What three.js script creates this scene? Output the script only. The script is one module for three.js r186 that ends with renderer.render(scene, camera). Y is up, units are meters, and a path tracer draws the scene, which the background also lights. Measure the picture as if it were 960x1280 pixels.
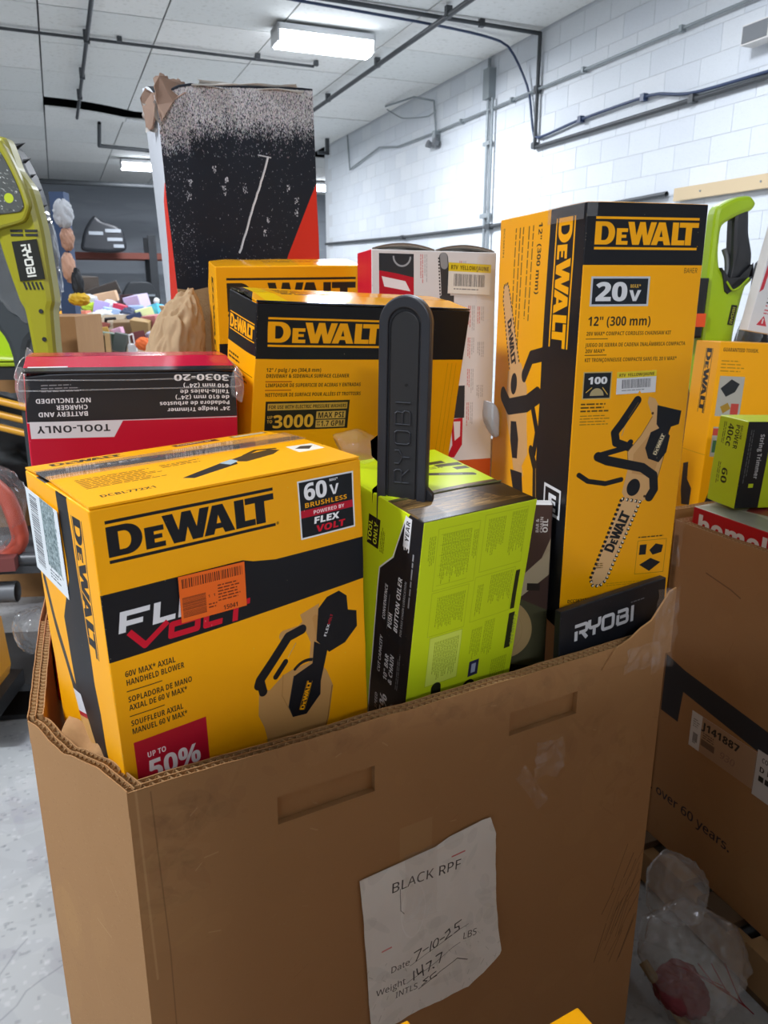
import * as THREE from 'three';
import { mergeGeometries } from 'three/addons/utils/BufferGeometryUtils.js';
import { RectAreaLightUniformsLib } from 'three/addons/lights/RectAreaLightUniformsLib.js';
import { ImprovedNoise } from 'three/addons/math/ImprovedNoise.js';

RectAreaLightUniformsLib.init();
const scene = new THREE.Scene();
const renderer = new THREE.WebGLRenderer({ antialias: true });
renderer.toneMapping = THREE.LinearToneMapping;
renderer.toneMappingExposure = 1.2;
renderer.shadowMap.enabled = true;
const rad = (d) => (d * Math.PI) / 180;

// ---------- camera: hand-held phone at 1.62 m, tipped 16 degrees down
const camera = new THREE.PerspectiveCamera(67.33, 960 / 1280, 0.05, 100);
camera.position.set(0, 1.62, 0);
camera.rotation.set(rad(-16), 0, 0);
camera.focus = 1.15;
camera.userData.fStop = 11;
scene.add(camera);
scene.background = new THREE.Color(0x000000);

// ---------- lamps of the hall, in room coordinates (across, along); each is built with its own area light
const ROOM = rad(22.3);
const lampSpots = [
  // across, along, intensity, label
  [2.83, 8.55, 230, 'bright white linear ceiling light above the scuffed black carton'],
  [2.0, 17.7, 150, 'far linear ceiling light beside the left edge of the scuffed black carton'],
  [6.3, 19.5, 150, 'small distant ceiling light seen past the end of the white block wall'],
  [2.3, 13.2, 200, 'linear ceiling light hidden behind the scuffed black carton'],
  [-2.4, 8.7, 200, 'linear ceiling light left of the frame above the far heap'],
  [2.83, 4.2, 125, 'linear ceiling light over the aisle ahead, out of view above'],
  [-2.2, 1.2, 245, 'linear ceiling light to the left of the aisle, out of view above'],
  [-0.8, -4.6, 250, 'linear ceiling light behind the viewer, near one of a pair'],
  [-2.0, -4.6, 250, 'linear ceiling light behind the viewer, far one of a pair'],
];
const LAMP_Y = 4.06;

// ---------- helpers
const seeded = (n) => { let s = (n * 2654435761) | 0; return () => { s = (s + 0x6d2b79f5) | 0; let t = Math.imul(s ^ (s >>> 15), 1 | s); t = (t + Math.imul(t ^ (t >>> 7), 61 | t)) ^ t; return ((t ^ (t >>> 14)) >>> 0) / 4294967296; }; };
const perlin = new ImprovedNoise();
const noise = (x, y, z) => perlin.noise(x + 31.7, y + 11.3, z + 57.1);
const V = (x, y, z) => new THREE.Vector3(x, y, z);
const room = (t, y, s) => V(t * Math.cos(ROOM) - s * Math.sin(ROOM), y, -t * Math.sin(ROOM) - s * Math.cos(ROOM));
const used = new Map();
function numbered(name) { const k = used.get(name) ?? 0; used.set(name, k + 1); return k ? name + '_' + String(k).padStart(3, '0') : name; }
function tag(o, label, category, group, kind) { o.userData = { label, category }; if (group) o.userData.group = group; if (kind) o.userData.kind = kind; return o; }
function part(name, geo, mat, parent, label) {
  const m = new THREE.Mesh(geo, mat); m.name = name; m.castShadow = m.receiveShadow = true;
  if (label) m.userData.label = label;
  parent.add(m); return m;
}
function thing(name, label, category, p = V(0, 0, 0), turn = 0, group, kind) {
  const g = new THREE.Group(); g.name = numbered(name); g.position.copy(p); g.rotation.y = turn; tag(g, label, category, group, kind); scene.add(g); return g;
}
function one(name, label, category, geo, mat, p = V(0, 0, 0), turn = 0, group, kind) {
  const m = part(numbered(name), geo, mat, scene); m.position.copy(p); m.rotation.y = turn; return tag(m, label, category, group, kind);
}
function struct(name, label, geo, mat, turn = 0) {
  const m = part(numbered(name), geo, mat, scene); m.rotation.y = turn; m.userData = { kind: 'structure', label, category: name.split('_')[0] }; return m;
}
const boxAt = (x0, x1, y0, y1, z0, z1) => new THREE.BoxGeometry(x1 - x0, y1 - y0, z1 - z0).translate((x0 + x1) / 2, (y0 + y1) / 2, (z0 + z1) / 2);
const merge = (list) => mergeGeometries(list.map((g) => { const q = g.index ? g.toNonIndexed() : g; for (const k of Object.keys(q.attributes)) if (!['position', 'normal', 'uv'].includes(k)) q.deleteAttribute(k); return q; }));
const tube = (pts, r, seg = 24, rs = 8, closed = false, tension = 0.3) => new THREE.TubeGeometry(new THREE.CatmullRomCurve3(pts, closed, 'catmullrom', tension), seg, r, rs, closed);
function poly(pts, r, rs = 8) { const path = new THREE.CurvePath(); for (let i = 0; i + 1 < pts.length; i++) path.add(new THREE.LineCurve3(pts[i], pts[i + 1])); return merge(pts.slice(1).map((p, i) => new THREE.TubeGeometry(new THREE.LineCurve3(pts[i], p), 1, r, rs)).concat(pts.slice(1, -1).map((p) => new THREE.SphereGeometry(r, rs, 6).translate(p.x, p.y, p.z)))); }
// a bevelled slab from a flat outline [[x, y], ...], extruded along +z
function slab(pts, depth, bevel = 0, holes = [], curve = 8) {
  const sh = pts instanceof THREE.Shape ? pts : new THREE.Shape(pts.map((p) => new THREE.Vector2(p[0], p[1])));
  for (const h of holes) sh.holes.push(h instanceof THREE.Path ? h : new THREE.Path(h.map((p) => new THREE.Vector2(p[0], p[1]))));
  return new THREE.ExtrudeGeometry(sh, { depth: depth - 2 * bevel, bevelEnabled: bevel > 0, bevelThickness: bevel, bevelSize: bevel, bevelOffset: -bevel, bevelSegments: 2, curveSegments: curve }).translate(0, 0, bevel);
}
// smooth outline through points
function outline(pts, n = 60, tension = 0.5) { return new THREE.CatmullRomCurve3(pts.map((p) => V(p[0], p[1], 0)), true, 'catmullrom', tension).getPoints(n).slice(0, -1).map((p) => [p.x, p.y]); }
// crumpled lump: an ellipsoid pushed about by faceted noise
function lump(rx, ry, rz, amp, freq, seed, detail = 24, ridged = true) {
  const g = new THREE.SphereGeometry(1, detail * 2, detail), p = g.attributes.position;
  for (let i = 0; i < p.count; i++) {
    const v = V(p.getX(i), p.getY(i), p.getZ(i));
    let k = noise(v.x * freq + seed, v.y * freq, v.z * freq - seed) + 0.5 * noise(v.x * freq * 2.1, v.y * freq * 2.1 + seed, v.z * freq * 2.1);
    if (ridged) k = 0.55 - 2 * Math.abs(k);
    v.multiplyScalar(1 + amp * k); p.setXYZ(i, v.x * rx, v.y * ry, v.z * rz);
  }
  g.computeVertexNormals(); return g;
}

// crumpled sheet: the common core of many tilted planes, with sharp creases between them
function crumple(rx, ry, rz, seed, planes = 70, detail = 30, rough = 0.03) {
  const r = seeded(seed), P = []; for (let i = 0; i < planes; i++) { const u = 2 * r() - 1, a = r() * 6.283, q = Math.sqrt(1 - u * u); P.push([q * Math.cos(a), u, q * Math.sin(a), 0.72 + 0.3 * r()]); }
  const g = new THREE.SphereGeometry(1, detail * 2, detail), p = g.attributes.position;
  for (let i = 0; i < p.count; i++) { const x = p.getX(i), y = p.getY(i), z = p.getZ(i); let k = 1.3; for (const [a, b, c, d] of P) { const e = a * x + b * y + c * z; if (e > 0.05) k = Math.min(k, d / e); } k += rough * (0.5 - 2 * Math.abs(noise(x * 3.5 + seed, y * 3.5, z * 3.5))) ; p.setXYZ(i, x * k * rx, y * k * ry, z * k * rz); }
  g.computeVertexNormals(); return g;
}
// ---------- textures (canvas units are millimetres on the printed face)
function tex(wmm, hmm, ppmm, draw, srgb = true) {
  const c = document.createElement('canvas'); c.width = Math.max(8, Math.round(wmm * ppmm)); c.height = Math.max(8, Math.round(hmm * ppmm));
  const x = c.getContext('2d'); x.scale(c.width / wmm, c.height / hmm); draw(x, wmm, hmm);
  const t = new THREE.CanvasTexture(c); if (srgb) t.colorSpace = THREE.SRGBColorSpace; t.magFilter = THREE.LinearFilter; t.anisotropy = 8; return t;
}
const fill = (c, col, x, y, w, h) => { c.fillStyle = col; c.fillRect(x, y, w, h); };
function path(c, pts, col, close = true) { c.beginPath(); pts.forEach((p, i) => (i ? c.lineTo(p[0], p[1]) : c.moveTo(p[0], p[1]))); if (close) c.closePath(); c.fillStyle = col; c.fill(); }
function line(c, pts, col, w, cap = 'round') { c.beginPath(); pts.forEach((p, i) => (i ? c.lineTo(p[0], p[1]) : c.moveTo(p[0], p[1]))); c.strokeStyle = col; c.lineWidth = w; c.lineCap = cap; c.lineJoin = 'round'; c.stroke(); }
// text with its left (or centre) at x, baseline y, cap size in mm; fitted to width when given
function txt(c, s, x, y, size, col, { bold = true, fit, rot = 0, align = 'left', skew = 0, family = 'sans-serif', heavy = 0 } = {}) {
  c.save(); c.translate(x, y); c.rotate(rot); if (skew) c.transform(1, 0, -skew, 1, 0, 0);
  c.font = (bold ? 'bold ' : '') + size * 1.38 + 'px ' + family; c.fillStyle = col; c.textAlign = align; c.textBaseline = 'alphabetic';
  if (fit) c.scale(fit / c.measureText(s).width, 1);
  c.fillText(s, 0, 0);
  if (heavy) { c.strokeStyle = col; c.lineWidth = heavy; c.lineJoin = 'miter'; c.strokeText(s, 0, 0); }
  c.restore();
}
const greek = (c, x, y, w, n, lh, col, seed, h = 0.45) => { const r = seeded(seed); c.fillStyle = col; for (let i = 0; i < n; i++) { let u = 0; const end = w * (0.7 + 0.3 * r()); while (u < end) { const l = lh * (0.7 + 2 * r()); c.fillRect(x + u, y + i * lh, Math.min(l, end - u), lh * h); u += l + lh * 0.35; } } };
function bars(c, x, y, w, h, seed, col = '#16161a', vertical = false) { const r = seeded(seed); c.fillStyle = col; const L = vertical ? h : w; let u = 0; while (u < L) { const b = L * (0.006 + 0.016 * r()); if (vertical) c.fillRect(x, y + u, w, Math.min(b, L - u)); else c.fillRect(x + u, y, Math.min(b, L - u), h); u += b + L * (0.008 + 0.014 * r()); } }
// wide slab-like six-letter wordmark with small second letter, in a w x h box, with rules above and below
function mark(c, x, y, w, h, col, rules = 0.09) {
  const gap = rules ? rules + 0.07 : 0, lh = h * (1 - 2 * gap), k = w / 5.25;
  c.save(); c.fillStyle = col;
  if (rules) { c.fillRect(x, y, w, h * rules); c.fillRect(x, y + h * (1 - rules), w, h * rules); }
  c.translate(x, y + h * gap); c.scale(k, lh);
  const P = (pts) => { c.beginPath(); pts.forEach((p, i) => (i ? c.lineTo(p[0], p[1]) : c.moveTo(p[0], p[1]))); c.closePath(); c.fill(); };
  c.beginPath(); c.moveTo(0, 0); c.lineTo(0.5, 0); c.bezierCurveTo(1.15, 0, 1.15, 1, 0.5, 1); c.lineTo(0, 1); c.closePath();
  c.moveTo(0.32, 0.2); c.lineTo(0.32, 0.8); c.lineTo(0.46, 0.8); c.bezierCurveTo(0.74, 0.8, 0.74, 0.2, 0.46, 0.2); c.closePath(); c.fill('evenodd');
  P([[1.06, 0.28], [1.62, 0.28], [1.62, 0.45], [1.32, 0.45], [1.32, 0.56], [1.56, 0.56], [1.56, 0.7], [1.32, 0.7], [1.32, 0.83], [1.64, 0.83], [1.64, 1], [1.06, 1]]);
  P([[1.6, 0], [1.92, 0], [2.06, 0.58], [2.2, 0], [2.48, 0], [2.62, 0.58], [2.76, 0], [3.06, 0], [2.78, 1], [2.46, 1], [2.34, 0.52], [2.22, 1], [1.88, 1]]);
  c.beginPath(); [[2.83, 1], [3.16, 0], [3.5, 0], [3.84, 1], [3.5, 1], [3.44, 0.82], [3.2, 0.82], [3.14, 1]].forEach((p, i) => (i ? c.lineTo(...p) : c.moveTo(...p))); c.closePath(); c.moveTo(3.25, 0.64); c.lineTo(3.4, 0.64); c.lineTo(3.325, 0.34); c.closePath(); c.fill('evenodd');
  P([[3.88, 0], [4.2, 0], [4.2, 0.78], [4.56, 0.78], [4.56, 1], [3.88, 1]]);
  P([[4.24, 0], [5.25, 0], [5.25, 0.22], [4.91, 0.22], [4.91, 1], [4.58, 1], [4.58, 0.22], [4.24, 0.22]]);
  c.restore();
}
// squared five-letter wordmark drawn with one stroke width
function mark2(c, x, y, w, h, col) {
  c.save(); c.translate(x, y); c.scale(w / 4.1, h); c.strokeStyle = col; c.lineJoin = 'round'; c.lineCap = 'butt';
  c.beginPath();
  c.moveTo(0.1, 1); c.lineTo(0.1, 0.42); c.moveTo(0, 0.11); c.lineTo(0.66, 0.11); c.quadraticCurveTo(0.8, 0.11, 0.8, 0.25); c.lineTo(0.8, 0.42); c.quadraticCurveTo(0.8, 0.55, 0.66, 0.55); c.lineTo(0.3, 0.55); c.moveTo(0.5, 0.55); c.lineTo(0.84, 1);
  c.moveTo(0.98, 0); c.lineTo(0.98, 0.3); c.quadraticCurveTo(0.98, 0.5, 1.15, 0.5); c.lineTo(1.5, 0.5); c.moveTo(1.66, 0); c.lineTo(1.66, 0.3); c.quadraticCurveTo(1.66, 0.5, 1.5, 0.5); c.moveTo(1.32, 0.5); c.lineTo(1.32, 1);
  c.moveTo(2.05, 0.11); c.lineTo(2.45, 0.11); c.quadraticCurveTo(2.62, 0.11, 2.62, 0.3); c.lineTo(2.62, 0.7); c.quadraticCurveTo(2.62, 0.89, 2.45, 0.89); c.lineTo(2.05, 0.89); c.quadraticCurveTo(1.9, 0.89, 1.9, 0.7); c.lineTo(1.9, 0.3); c.quadraticCurveTo(1.9, 0.11, 2.05, 0.11);
  c.moveTo(2.92, 0.89); c.lineTo(3.5, 0.89); c.quadraticCurveTo(3.64, 0.89, 3.64, 0.76); c.lineTo(3.64, 0.62); c.quadraticCurveTo(3.64, 0.49, 3.5, 0.49); c.lineTo(3.1, 0.49); c.moveTo(3.5, 0.49); c.quadraticCurveTo(3.6, 0.48, 3.6, 0.38); c.lineTo(3.6, 0.22); c.quadraticCurveTo(3.6, 0.11, 3.48, 0.11); c.lineTo(2.92, 0.11); c.moveTo(2.95, 0.89); c.lineTo(2.95, 0.3);
  c.moveTo(3.98, 0); c.lineTo(3.98, 1);
  c.lineWidth = 0.21; c.stroke(); c.restore();
}
// light wear on print: pale rubbed specks, denser along the edges as on a handled carton
function wear(c, w, h, seed, n = 60, col = 'rgba(225,205,160,0.5)') { const r = seeded(seed); for (let i = 0; i < n; i++) { const e = r() < 0.7, x = e ? (r() < 0.5 ? r() * 2 : w - r() * 2) : r() * w, y = r() * h; c.fillStyle = col; c.fillRect(x, y, 0.3 + 1.2 * r(), 0.3 + 2.2 * r()); } }
const YEL = '#f0a502', INK = '#17181c', LIME = '#c3d81c', RED = '#c8102e';

// ---------- materials
const std = (color, roughness = 0.6, extra = {}) => new THREE.MeshStandardMaterial({ color, roughness, ...extra });
const print = (map, roughness = 0.42, spec = 0.55) => new THREE.MeshPhysicalMaterial({ map, roughness, specularIntensity: spec });
const clear = (rough = 0.12, color = 0xffffff, t = 0.92) => new THREE.MeshPhysicalMaterial({ color, roughness: rough, transmission: t, thickness: 0, ior: 1.45, side: THREE.DoubleSide });
function kraft(seed, w = 512, h = 512, base = [158, 117, 73], wmm = 500, draw, dirt = 1) {
  return tex(wmm, (wmm * h) / w, w / wmm, (c, W, H) => {
    fill(c, `rgb(${base})`, 0, 0, W, H); const r = seeded(seed);
    for (let i = 0; i < 50 * dirt; i++) { const x = r() * W, y = r() * H, q = 8 + 50 * r(), d = r() < 0.5; c.fillStyle = d ? 'rgba(92,62,34,0.03)' : 'rgba(205,170,120,0.03)'; c.beginPath(); c.ellipse(x, y, q, q * (0.3 + r()), r() * 3, 0, 7); c.fill(); }
    for (let i = 0; i < 2600; i++) { c.fillStyle = r() < 0.5 ? 'rgba(80,52,28,0.16)' : 'rgba(222,190,145,0.14)'; c.fillRect(r() * W, r() * H, 0.5 + 3.5 * r(), 0.4 + 0.5 * r()); }
    for (let i = 0; i < 26 * dirt; i++) { const x = r() * W, y = r() * H, a = r() * 6.3, l = 6 + 34 * r(); line(c, [[x, y], [x + l * Math.cos(a), y + l * Math.sin(a)]], r() < 0.6 ? 'rgba(66,42,22,0.22)' : 'rgba(226,200,160,0.2)', 0.3 + 0.7 * r()); }
    if (draw) draw(c, W, H);
  });
}
const kraftMap = kraft(3); kraftMap.wrapS = kraftMap.wrapT = THREE.RepeatWrapping; kraftMap.repeat.set(2, 2);
const M = {
  kraft: new THREE.MeshStandardMaterial({ map: kraftMap, roughness: 0.85 }),
  flute: std(0xb58f60, 0.9), fluteDark: std(0x8d6942, 0.9),
  yellow: std(YEL, 0.42), black: std(0x1a1b1e, 0.45), lime: std(LIME, 0.45), red: std(RED, 0.4), white: std(0xdedcd8, 0.55),
  blackPlastic: std(0x212328, 0.42), darkPlastic: std(0x17181a, 0.5), grey: std(0x6d7174, 0.5), steel: std(0x8d9296, 0.4, { metalness: 0.6 }),
  orange: std(0xe8531d, 0.5), limePlastic: std(0x8f8b1a, 0.35), limeBright: std(0x9fc016, 0.35), blue: std(0x2c4468, 0.55), wood: std(0x9a7a52, 0.8), darkWood: std(0x5c4a36, 0.85), tan: std(0xb98d5c, 0.85),
  tape: clear(0.08, 0xffffff, 0.96), bag: clear(0.14, 0xf4f6f7, 0.86), rust: std(0x7c3f31, 0.6),
  conduit: std(0x8e9699, 0.45, { metalness: 0.3 }), darkConduit: std(0x3b3f42, 0.5), cable: std(0x2b3c5c, 0.45),
};
const plain = (c, r) => std(c, r);

// ======================================================================= the hall
// noise-textured paint for blocks and panels
const paintMap = (seed, base, spot) => { const t = tex(400, 400, 0.64, (c, W, H) => { fill(c, base, 0, 0, W, H); const r = seeded(seed); for (let i = 0; i < 500; i++) { c.fillStyle = r() < 0.5 ? spot : 'rgba(255,255,255,0.06)'; c.beginPath(); c.ellipse(r() * W, r() * H, 1 + 9 * r(), 1 + 6 * r(), r() * 3, 0, 7); c.fill(); } }); t.wrapS = t.wrapT = THREE.RepeatWrapping; return t; };
const blockMats = [1, 2, 3].map((i) => new THREE.MeshStandardMaterial({ map: paintMap(i, ['#d9dfe4', '#d5dbe1', '#dce1e5'][i - 1], 'rgba(150,158,165,0.07)'), roughness: 0.6 }));
const panelMats = [4, 5, 6].map((i) => new THREE.MeshStandardMaterial({ map: paintMap(i, ['#e2e3e0', '#dcdedb', '#e6e6e2'][i - 4], 'rgba(120,118,108,0.08)'), roughness: 0.8 }));
const concrete = tex(3000, 3000, 0.34, (c, W, H) => {
  fill(c, '#a5a8a8', 0, 0, W, H); const r = seeded(77);
  for (let i = 0; i < 900; i++) { c.fillStyle = r() < 0.5 ? 'rgba(88,92,94,0.06)' : 'rgba(205,208,208,0.07)'; c.beginPath(); c.ellipse(r() * W, r() * H, 15 + 160 * r(), 10 + 90 * r(), r() * 3, 0, 7); c.fill(); }
  for (let i = 0; i < 9000; i++) { c.fillStyle = r() < 0.55 ? 'rgba(70,74,76,0.2)' : 'rgba(225,228,228,0.18)'; c.fillRect(r() * W, r() * H, 3 + 14 * r(), 3 + 12 * r()); }
  for (let i = 0; i < 60; i++) { let x = r() * W, y = r() * H, a = r() * 6.3; const pts = [[x, y]]; for (let k = 0; k < 9; k++) { a += r() - 0.5; x += 40 * Math.cos(a); y += 40 * Math.sin(a); pts.push([x, y]); } line(c, pts, 'rgba(84,88,90,0.3)', 2 + 3 * r()); }
}); concrete.wrapS = concrete.wrapT = THREE.RepeatWrapping;
const concreteMat = new THREE.MeshStandardMaterial({ map: concrete, roughness: 0.55 });
{ // floor with uv in units of 3 m
  const g = boxAt(-10, 12.2, -0.2, 0, -22, 7), p = g.attributes.position, u = g.attributes.uv; for (let i = 0; i < p.count; i++) u.setXY(i, p.getX(i) / 3, p.getZ(i) / 3);
  struct('floor', 'pale grey worn concrete floor', g, concreteMat, ROOM);
}
const WALL_Y = 4.7;
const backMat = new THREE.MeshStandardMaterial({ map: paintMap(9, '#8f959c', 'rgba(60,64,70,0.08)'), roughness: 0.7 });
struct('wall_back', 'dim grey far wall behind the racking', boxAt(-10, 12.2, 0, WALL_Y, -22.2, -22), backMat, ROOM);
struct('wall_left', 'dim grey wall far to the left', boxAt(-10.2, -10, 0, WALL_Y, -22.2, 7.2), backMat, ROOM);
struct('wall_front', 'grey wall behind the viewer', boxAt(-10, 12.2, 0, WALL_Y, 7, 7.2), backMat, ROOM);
struct('wall_side', 'grey wall of the bay past the block wall', boxAt(12.2, 12.4, 0, WALL_Y, -22.2, 7.2), backMat, ROOM);
{ // painted block wall: a core, and the blocks standing 4 mm proud of it
  const core = struct('wall_right', 'white painted concrete block wall running along the right', boxAt(4.944, 5.14, 0, WALL_Y, -15, 7), std(0xcfd3d6, 0.7), ROOM);
  const bw = 0.4, bh = 0.2, geo = new THREE.BoxGeometry(0.006, bh - 0.006, bw - 0.006), rest = [], cand = [];
  for (let row = 0; row < 23; row++) for (let i = 0; i < 54; i++) { const s = -6.8 + i * bw + (row % 2 ? 0.2 : 0), y = row * bh + 0.1; if (s < 14.8 && y < WALL_Y - 0.1) cand.push([s, y, y > 1.9 && y < 4.25 && s > 4 ? s : 99 + s]); }
  cand.sort((a, b) => a[2] - b[2]);
  const r = seeded(5);
  cand.forEach(([s, y], i) => {
    if (i < 290) { const b = part('concrete_block', geo, blockMats[Math.floor(r() * 3)], core); b.position.set(4.944 - 0.0006 * r(), y, -s); } else rest.push(geo.clone().translate(4.944, y, -s));
  });
  const m = part('block_courses', merge(rest), blockMats[0], core); m.userData.kind = 'stuff';
}
{ // ceiling: dark deck with separate painted panels hung under it
  const deck = struct('ceiling', 'dark roof deck above the suspended white panels', boxAt(-10, 12.2, 4.55, 4.75, -22.2, 7.2), std(0x2a2b2d, 0.9), ROOM);
  const r = seeded(21), joints = [-9.98, -8.3, -7.1, -5.9, -4.7, -3.5, -2.3, -1.1, 0.12, 1.27, 2.4, 3.6, 4.93];
  const rows = []; for (let s = -7; s < 21.9; s += 1.22) rows.push(s + 0.01);
  const geos = new Map();
  rows.forEach((s, k) => joints.slice(0, -1).forEach((t, i) => {
    let t0 = t, t1 = joints[i + 1]; const s1 = Math.min(s + 1.22, 22);
    if (s > 15 && i === joints.length - 2) t1 = 6.1;
    const torn = t0 > 0 && t0 < 1.3 ? (s > 11 && s < 12.4 ? 1 : s >= 12.4 && s < 13.6 ? 2 : 0) : 0;
    const key = (t1 - t0).toFixed(2) + (s1 - s).toFixed(2);
    let g; if (torn) { // a board that has slipped and sagged past its neighbour, leaving an open curved slot
      const w = t1 - t0 - 0.016, d = s1 - s - 0.016, far = [], at = (q) => { const e = Math.min(1, (t0 - 0.12 + q * w) / 1.25); return 0.22 + 0.5 * e - 0.12 * Math.sin(e * 3.1); };
      for (let q = 0; q <= 12; q++) far.push([(q / 12) * w, torn === 1 ? d + at(q / 12) : at(q / 12) + 0.32]);
      g = (torn === 1 ? slab([[0, 0], [w, 0], ...far.reverse()], 0.02) : slab([...far, [w, d], [0, d]], 0.02)).rotateX(-Math.PI / 2).translate(-w / 2, torn === 1 ? -0.01 : -0.07, d / 2);
    } else { if (!geos.has(key)) geos.set(key, new THREE.BoxGeometry(t1 - t0 - 0.016, 0.02, s1 - s - 0.016)); g = geos.get(key); }
    const p = part('ceiling_panel', g, panelMats[Math.floor(r() * 3)], deck);
    p.position.set((t0 + t1) / 2, 4.23 + (r() - 0.5) * 0.008, -(s + s1) / 2);
  }));
  for (let k = 0; k < 6; k++) for (const s of rows) if (s > 15) { const p = part('ceiling_panel', geos.values().next().value, panelMats[k % 3], deck); p.position.set(6.1 + 0.6 + k * 1.02, 4.235, -s - 0.61); p.scale.x = 0.85; }
}
// end of the block wall: the bay wall returning to the right
struct('wall_return', 'white end wall where the block wall stops', boxAt(4.95, 12.2, 0, WALL_Y, -15.0, -14.8), std(0xc4c8cb, 0.7), ROOM);

// lamps
const glow = new THREE.MeshStandardMaterial({ color: 0xffffff, emissive: 0xeef4ff, emissiveIntensity: 12, roughness: 0.4 });
const lampHousing = std(0xd9dbdc, 0.5);
for (const [t, s, power, label] of lampSpots) {
  const g = thing('ceiling_light', label, 'ceiling light', room(t, LAMP_Y, s), ROOM);
  part('housing', boxAt(-0.52, 0.52, 0.07, 0.13, -0.15, 0.15), lampHousing, g);
  const sh = new THREE.Shape(); sh.moveTo(-0.145, 0.07); sh.lineTo(-0.14, 0.0); sh.quadraticCurveTo(-0.13, -0.05, -0.07, -0.055); sh.lineTo(0.07, -0.055); sh.quadraticCurveTo(0.13, -0.05, 0.14, 0.0); sh.lineTo(0.145, 0.07);
  part('light_diffuser', slab(sh, 1.0).rotateY(Math.PI / 2).translate(-0.5, 0, 0), glow, g);
  for (const e of [-1, 1]) part('end_cap', boxAt(e * 0.51 - 0.01, e * 0.51 + 0.01, -0.03, 0.13, -0.15, 0.15), lampHousing, g);
  for (const e of [-0.4, 0.4]) part('hanger_rod', new THREE.CylinderGeometry(0.004, 0.004, 0.05, 6).translate(e, 0.152, 0), M.steel, g);
  const l = new THREE.RectAreaLight(0xf0f5ff, power, 0.98, 0.23); l.position.copy(room(t, LAMP_Y - 0.062, s)); l.rotation.set(-Math.PI / 2, 0, ROOM); l.rotation.order = 'XYZ'; l.name = numbered('ceiling_light_glow'); scene.add(l);
}
// pipes and conduits; coordinates are (across, height, along) in the room
const rp = (list) => list.map(([t, y, s]) => V(t, y, -s));
function run(name, label, pts, r, mat, fittings = [], smooth = false) {
  const g = thing(name, label, name.split('_').pop(), V(0, 0, 0), ROOM);
  part('pipe_run', smooth ? tube(rp(pts), r, 80, 6) : poly(rp(pts), r), mat, g);
  for (const [t, y, s, w = 0.05, h = 0.05, d = 0.05] of fittings) part('fitting', new THREE.BoxGeometry(w, h, d).translate(t, y, -s), mat, g);
  return g;
}
run('ceiling_pipe', 'dark pipe under the ceiling above the lime green tool', [[0.56, 4.1, 4], [0.56, 4.1, 13.4]], 0.022, M.darkConduit, [8.0, 9.4, 10.9, 12].map((s) => [0.56, 4.13, s, 0.06, 0.12, 0.06]));
run('ceiling_pipe', 'dark conduit crossing the ceiling above the scuffed black carton', [[-8, 4.18, 9.35], [3.1, 4.18, 9.75]], 0.016, M.darkConduit, [-2, -0.6, 0.9, 2.4, 3.1].map((t) => [t, 4.19, 9.55 + (t - 0.0) * 0.036, 0.05, 0.05, 0.05]));
run('ceiling_pipe', 'long dark pipe running from the bright lamp toward the viewer', [[3.69, 4.12, 3], [3.69, 4.12, 14.8]], 0.026, M.darkConduit, [7.4, 9.2, 11, 13].map((s) => [3.69, 4.15, s, 0.06, 0.1, 0.05]));
run('ceiling_pipe', 'far dark pipe across the ceiling near the back wall', [[-6, 3.82, 18.6], [4.4, 3.82, 18.6]], 0.05, M.darkConduit);
run('ceiling_pipe', 'short bent pipe hanging under the far ceiling left of the lamp', [[0.9, 4.15, 13.9], [0.9, 3.9, 14.4], [1.9, 3.9, 14.6], [1.9, 4.15, 14.6]], 0.03, M.darkConduit);
const W = 4.9;
run('wall_conduit', 'thin grey conduit running high along the white block wall', [[W, 3.67, 2], [W, 3.66, 6.83], [W, 3.66, 10.13], [W, 3.68, 11.42], [W, 3.78, 12.14], [W, 3.64, 13.5], [W, 4.2, 13.6]], 0.014, M.conduit, [5.6, 6.9, 8.2, 9.4].map((s) => [W, 3.66, s, 0.05, 0.05, 0.03]));
run('wall_conduit', 'pair of vertical grey conduits with a long junction box on the block wall', [[W, 4.2, 8.74], [W, 1.2, 8.74]], 0.02, M.conduit, [[W, 3.93, 8.72, 0.1, 0.32, 0.14], [W, 3.3, 8.72, 0.05, 0.04, 0.16], [W, 2.5, 8.72, 0.05, 0.05, 0.2]]);
run('wall_conduit', 'second upright of the paired grey conduits below the junction box', [[W - 0.01, 3.77, 8.62], [W - 0.01, 1.2, 8.62]], 0.016, M.conduit);
run('wall_conduit', 'black conduit dropping from the ceiling and turning along the block wall', [[1.5, 4.19, 7.6], [W, 4.18, 7.7], [W, 3.1, 7.7], [W, 3.11, 3]], 0.021, M.darkConduit, [[4.2, 4.19, 7.68, 0.05, 0.07, 0.05], [W, 3.66, 7.7, 0.06, 0.07, 0.06], [W, 3.12, 7.7, 0.06, 0.06, 0.06], [W, 3.11, 5.4, 0.06, 0.06, 0.05]]);
run('wall_cable', 'slack dark blue cable looping from the ceiling along the black conduit', [[1.5, 4.17, 7.65], [3.8, 4.17, 7.85], [4.7, 4.15, 8.05], [W, 3.7, 7.88], [W, 3.22, 7.73], [W, 3.19, 7.5], [W, 3.23, 6.9], [W, 3.24, 5.89], [W, 3.15, 5.33], [W, 3.13, 3]], 0.014, M.cable, [[W, 3.23, 6.9, 0.05, 0.06, 0.05], [W, 3.24, 6.0, 0.05, 0.06, 0.05]], true);
run('wall_conduit', 'dark lower conduit along the white wall above the white carton', [[W, 2.5, 14.9], [W, 2.4, 11], [W, 2.37, 8.6], [W, 2.42, 5.6]], 0.022, M.darkConduit, [[W, 2.37, 8.62, 0.06, 0.06, 0.1], [W, 2.4, 11.2, 0.06, 0.06, 0.08]]);
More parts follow.
